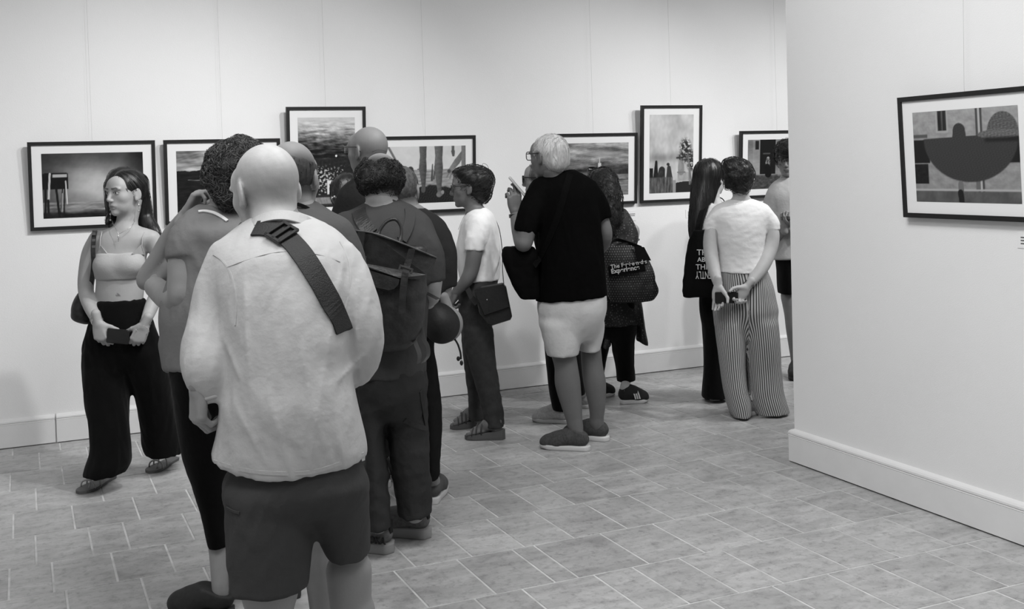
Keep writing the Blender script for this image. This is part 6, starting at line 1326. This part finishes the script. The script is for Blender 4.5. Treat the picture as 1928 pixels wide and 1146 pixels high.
# ---- 13: long straight hair, black tote with lettering
def person_longhair():
    s = Person('person with very long straight dark hair in a black strap top carrying a lettered tote', 7.1, 1350, 752, GAL); s.skin = .50
    tee = [(405, 1316, 1362, .09), (425, 1314, 1370, .105), (460, 1318, 1370, .11), (500, 1322, 1368, .10), (560, 1318, 1378, .12)]
    s.bp = [s.loft([(378, 1335, 1356, .05), (388, 1322, 1368, .065), (398, 1318, 1372, .08)]+tee, shrink=.95)]
    h = s.head(1341, 334, .0, V(.72, .03, .69), .95, fem=True, neck=(1343, 386, 0), neckr=.048, res=.005)
    P = [h.ell(0, -.022, .028, .086, .106, .097, 0)]+s.tube([(1332, 325, 25, -.02), (1326, 355, 24, -.04), (1319, 390, 20, -.08), (1314, 420, 17, -.10), (1310, 442, 12, -.11), (1308, 455, 5, -.11)], k=.03)+[h.ell(0, .135, -.035, .09, .085, .13, .01, op=2)]
    fl_ = lambda H, v, n, r: np.array([0, 0, -1.])+.07*r.normal(size=3)
    s.hair(P, M_HAIRD, res=.0065, amp=.002, freq=70, strands=600, length=.22, sr=.0014, flow=fl_, stretch=(1.4, 1.4, .12), lift=.003)
    t, v, f = s.part('strap_top', [s.loft(tee, rnd=.006)], .009, M_BLACKC, s.folds(.002))
    for q in ([(1322, 408, -.09), (1324, 392, -.085), (1330, 380, -.06), (1340, 377, 0)], [(1372, 400, -.05), (1368, 388, -.06), (1362, 376, -.03), (1356, 372, .02)]): MB().tube(catmull([s.p(*e) for e in q], 4), .0035, 6).build('shoulder_strap', M_BLACKC, t, True)
    s.bp += s.tube([(1334, 392, 13, -.09), (1330, 425, 13, -.12), (1332, 465, 11.5, -.13), (1340, 500, 9, -.08)], k=.02)+s.tube([(1362, 392, 13, .09), (1372, 440, 12, .12), (1372, 490, 10, .1)], k=.02)
    l1 = [(560, 1318, 1362, .12), (620, 1322, 1364, .11), (700, 1324, 1366, .105), (733, 1321, 1370, .11), (746, 1320, 1372, .11)]; l2 = [(560, 1350, 1395, .12, .05), (640, 1362, 1405, .11, .1), (700, 1372, 1416, .105, .1), (748, 1375, 1420, .11, .1)]
    s.part('wide_trousers', [s.hips([(545, 1316, 1384, .125), (600, 1318, 1390, .125)]), s.loft(l1, k=.02, rnd=.006), s.loft(l2, k=.02, rnd=.006)], .009, M_BLACKC, s.folds(.005, (14, 12, 2)))
    for l, hh in ((l1, fl(1330, 752)), (l2, fl(1385, 742))): dv = V(.75, 0, .65); s.legs_in(l, .45, hh+dv*.05); s.shoe(hh+dv*.24, hh, mat('black_mesh_upper', .014, .8), M_DRUB, high=.05, res=.008)
    s.finish(.010)
    c = s.p(1318, 500, -.2); b = empty('tote_bag', c); tagv(b, 'black cotton tote bag printed with white capitals under the long straight hair', 'bag'); Mb = cloth('black_canvas', .007, bump=.2, sheen=.03)
    v, f = polygonise([s.loft([(433, 1306, 1338, .025), (455, 1296, 1350, .035), (480, 1291, 1356, .042), (520, 1288, 1358, .045), (548, 1286, 1358, .04), (559, 1287, 1357, .03)], dd=-.21, rnd=.01, n=2.6)], .006, s.folds(.004, (12, 12, 5), seed=2)); obj('bag_body', v, f, Mb, b)
    MB().ribbon(catmull([s.p(*q) for q in ((1312, 440, -.21), (1316, 415, -.19), (1326, 388, -.13), (1336, 380, -.05), (1342, 386, .03))], 4), V(.9, .1, -.3), V(0, .3, -1), .03, .004).build('handle', Mb, b)
    ink = mat('white_ink', .7, .8); px_ = .00345
    for (tx, sz, x, y) in (('THINK', .050, 1312, 480), ('ABOUT', .040, 1313, 492.5), ('THINGS', .046, 1310, 507)): text_mesh(tx, sz, s.p(x, y, -.262), V(1, -.03, 0), Z0, ink, b, bold=.0003)
    text_mesh('DIFFERENTLY', .066, s.p(1308+62, 511, -.262), V(-1, .03, 0)*.50, -Z0, ink, b, bold=.0003)
person_longhair()

# ---- 14: white T-shirt, striped trousers, phone behind the back
def person_stripes():
    s = Person('person seen from behind in a white T-shirt and striped wide trousers, hands behind back', 6.65, 1410, 785, GAL); s.skin = .46
    tee = [(375, 1372, 1418, .055), (384, 1352, 1438, .080), (397, 1341, 1448, .10), (420, 1344, 1446, .115), (450, 1348, 1442, .115), (480, 1354, 1438, .110), (500, 1354, 1440, .112), (512, 1352, 1442, .115)]
    s.bp = [s.loft(tee, shrink=.86), s.loft([(505, 1358, 1440, .10), (560, 1350, 1455, .11)], k=.02)]
    h = s.head(1394, 336, .0, V(.22, -.04, .97), .95, fem=True, neck=(1396, 382, 0), neckr=.048, res=.005)
    P = [h.ell(0, -.02, .022, .086, .106, .096, 0), h.ell(-.05, -.06, .085, .055, .05, .04, .03), h.ell(-.065, -.06, .03, .035, .05, .06, .03), h.ell(-.07, -.06, -.03, .028, .035, .04, .02), h.ell(0, -.06, -.06, .055, .045, .04, .03), h.ell(0, .13, -.03, .1, .085, .125, .01, op=2), h.ell(.085, .015, -.05, .03, .04, .045, .01, op=2)]
    fl_ = lambda H, v, n, r: H.M[2]*.6-H.M[0]*.5+.5*r.normal(size=3)
    s.hair(P, M_HAIRD, res=.0055, amp=.005, freq=60, strands=480, length=.08, curl=.004, sr=.0013, flow=fl_, lift=.005)
    s.part('t_shirt', [s.loft(tee, rnd=.006, tilt=(-.05, 0)), s.sleeve([(1358, 402, 16, 0), (1344, 420, 17, 0), (1338, 440, 15, 0), (1337, 450, 15, 0)], (1338, 434, 0), V(-.15, -1, 0)), s.sleeve([(1436, 402, 16, 0), (1450, 420, 17, 0), (1453, 440, 15, 0), (1453, 450, 15, 0)], (1453, 434, 0), V(.15, -1, 0))], .007, cloth('white_jersey', .80, bump=.2), s.folds(.0035, (9, 9, 15)))
    s.bp += s.tube([(1352, 405, 13, 0), (1340, 438, 14, -.01), (1338, 470, 13.5, -.03), (1344, 505, 12, -.08), (1352, 535, 8.5, -.15)], k=.02)+s.tube([(1440, 405, 13, 0), (1453, 438, 14, -.01), (1450, 468, 13.5, -.03), (1434, 505, 12.5, -.09), (1409, 537, 8.5, -.15)], k=.02)
    s.hand(s.p(1352, 537, -.16), V(-.02, -1, -.05), V(.9, .05, -.35), 'L', curls=[(35, 45, 25), (25, 40, 25), (20, 30, 20), (5, 8, 5)], thumb=(.5, .8, -.4), scale=.93, wr=.022); s.hand(s.p(1407, 539, -.16), V(-.62, -.75, -.05), V(-.72, .68, -.15), 'R', curls=[(40, 50, 25), (45, 50, 25), (50, 55, 30), (50, 55, 30)], thumb=(.7, .7, -.3), scale=.93, wr=.022)
    for (a, b_, f_, r_) in (((1434, 505, -.09), (1409, 537, -.15), .92, .029), ((1434, 505, -.09), (1409, 537, -.15), .99, .028)):
        c = s.p(*[a[i]+(b_[i]-a[i])*f_ for i in range(3)]); d_ = nrm(s.p(*b_)-s.p(*a)); u = nrm(np.cross(d_, F0)); w_ = np.cross(d_, u); MB().tube([c+r_*(math.cos(t)*u+math.sin(t)*w_) for t in np.linspace(0, 6.283, 20, endpoint=False)], .0022, 6, closed=True).build('bracelet', mat('woven_bracelet', .08, .8), s.root, True)
    m = mat('striped_cotton', .3, .9); nt = m.node_tree; N = nt.nodes.new; L = nt.links.new
    at = N('ShaderNodeAttribute'); at.attribute_name = 'arc'; mu = N('ShaderNodeMath'); mu.operation = 'MULTIPLY'; mu.inputs[1].default_value = 2*math.pi/.0125; L(at.outputs['Fac'], mu.inputs[0]); sn = N('ShaderNodeMath'); sn.operation = 'SINE'; L(mu.outputs[0], sn.inputs[0])
    mr = N('ShaderNodeMapRange'); mr.inputs[1].default_value = -.3; mr.inputs[2].default_value = .3; mr.inputs[3].default_value = .06; mr.inputs[4].default_value = .52; L(sn.outputs[0], mr.inputs[0]); cc = N('ShaderNodeCombineColor'); [L(mr.outputs[0], cc.inputs[i]) for i in range(3)]; L(cc.outputs[0], nt.nodes['Principled BSDF'].inputs['Base Color'])
    l1 = [(600, 1345, 1402, .120), (640, 1350, 1402, .118, -.01), (700, 1358, 1403, .112, -.02), (735, 1363, 1407, .112, -.03), (762, 1370, 1413, .115, -.03), (781, 1377, 1413, .112, -.03)]
    l2 = [(600, 1398, 1464, .120), (640, 1403, 1467, .118), (700, 1408, 1471, .115, .02), (740, 1411, 1475, .118, .02), (760, 1415, 1481, .120, .02), (776, 1420, 1486, .118, .02)]
    A, B = s.loft(l1, k=.035, rnd=.006), s.loft(l2, k=.035, rnd=.006); H = s.hips([(507, 1355, 1444, .105), (530, 1351, 1453, .118), (560, 1346, 1460, .125), (595, 1345, 1464, .122), (612, 1347, 1465, .115)])
    def arc(v):
        o = np.zeros(len(v)); split = s.p(1402, 640)
        for lf, sel in ((A, None), (B, None)):
            cx = np.interp(v[:, 2], lf.zz, lf.cx); cy = np.interp(v[:, 2], lf.zz, lf.cy); dx = v[:, 0]-cx; dy = v[:, 1]-cy
            a = np.arctan2(dx*cR0[0]+dy*cR0[1], -(dx*F0[0]+dy*F0[1])); lf._a = a*.112; lf._r = dx*cR0[0]+dy*cR0[1]
        rel = (v-split)@cR0-(-.0)*(0); left = np.abs(A._r) < np.abs(B._r)
        o = np.where(left, A._a-.05, B._a); zt = A.z1
        up_ = sst(0, .1, v[:, 2]-zt+.02); c0 = s.p(1405, 560); flat = ((v-c0)@cR0)*1.15
        return {'arc': o}
    s.part('striped_trousers', [H, A, B], .0065, m, s.folds(.004, (14, 14, 3)), attrs=arc)
    for l, hh in ((l1, fl(1388, 786)), (l2, fl(1432, 785))): dv = V(.75, 0, .6); s.legs_in(l, .45, hh+dv*.05); s.shoe(hh+dv*.22, hh, mat('pale_suede', .3, .9), M_RUB, high=.045, name='slip_on_shoe', sole=.026)
    s.finish(.0085)
    c = s.p(1368, 560, -.185); ax = V(1, -.02, 0); r = empty('smartphone', c); tagv(r, 'black smartphone held behind the back over striped trousers', 'phone'); MB().obox(c, ax, Z0, np.cross(ax, Z0), .068, .034, .0045, .003).build('case', M_BLACKPL, r); MB().obox(c+F0*-.0048, ax, Z0, F0, .062, .030, .0003).build('screen', mat('phone_screen', .01, .1), r)
person_stripes()

# ---- 15: curly hair, half behind the partition corner
def person_corner():
    s = Person('person with dark curly hair and a pale grey T-shirt standing beyond the partition corner', 7.8, 1486, None, GAL); s.skin = .24
    tee = [(334, 1468, 1500, .06), (344, 1455, 1520, .09), (358, 1446, 1532, .12), (400, 1444, 1534, .13), (450, 1446, 1530, .13), (486, 1446, 1530, .135)]
    s.bp = [s.loft(tee, shrink=.86)]
    h = s.head(1484, 301, -.02, V(-.40, -.06, -.9), .95, neck=(1486, 344, 0), neckr=.055, res=.0045, tone=.20)
    P = [h.ell(0, -.01, .035, .092, .110, .100, 0), h.ell(0, .05, .085, .075, .06, .05, .03), h.ell(0, .135, -.055, .085, .085, .085, .01, op=2), h.ell(-.09, .02, -.05, .03, .04, .05, .01, op=2), h.ell(.09, .02, -.05, .03, .04, .05, .01, op=2)]
    s.hair(P, M_HAIRD, res=.0065, amp=.009, freq=65, strands=500, length=.06, curl=.009, sr=.0018, flow=lambda H, v, n, r: r.normal(size=3), lift=.006)
    s.part('t_shirt', [s.loft(tee, rnd=.008), s.sleeve([(1462, 372, 17), (1450, 400, 18), (1448, 430, 16), (1448, 440, 16)], (1448, 425, 0), V(0, -1, 0)), s.sleeve([(1516, 372, 17), (1528, 400, 18), (1530, 440, 16)], (1530, 425, 0), V(0, -1, 0))], .008, cloth('pale_grey_jersey', .42), s.folds(.005, (10, 10, 5)))
    s.bp += s.tube([(1458, 375, 13), (1447, 420, 12), (1450, 455, 11, -.03), (1466, 440, 9, -.12), (1478, 424, 7, -.18)], k=.02)+s.tube([(1516, 375, 13), (1528, 420, 12), (1526, 455, 11, -.03), (1508, 440, 9, -.12), (1494, 425, 7, -.18)], k=.02)
    s.hand(s.p(1478, 424, -.18), V(.05, 1, -.1), V(.9, .1, -.3), 'R', curl=(75, 80, 50), scale=.95); s.hand(s.p(1494, 425, -.18), V(-.3, 1, -.1), V(-.9, .1, -.3), 'L', curl=(75, 80, 50), scale=.95)
    l1 = [(480, 1462, 1496, .12), (530, 1464, 1494, .11), (552, 1466, 1493, .105)]; l2 = [(480, 1490, 1524, .12), (552, 1496, 1526, .105)]
    s.part('shorts', [s.hips([(475, 1458, 1526, .12), (505, 1460, 1526, .12)]), s.loft(l1, k=.02), s.loft(l2, k=.02)], .009, M_BLACKC, s.folds(.003))
    for l, x in ((l1, 1490), (l2, 1512)):
        k_ = s.p(x-4, 560); p2 = s.p(x+8, 640); ft = np.array([p2[0], p2[1], 0.]); s.legs_in(l, .6); s.bp += tubep([k_, s.p(x, 590), s.p(x+4, 620), ft+Z0*.1, ft+Z0*.05], [.058, .050, .052, .034, .032], .02, 3); s.shoe(ft+V(-.3, 0, -.9)*.18, ft-V(-.3, 0, -.9)*.06, mat('dark_canvas', .02, .7), M_DRUB, res=.009)
    s.finish(.010)
person_corner()
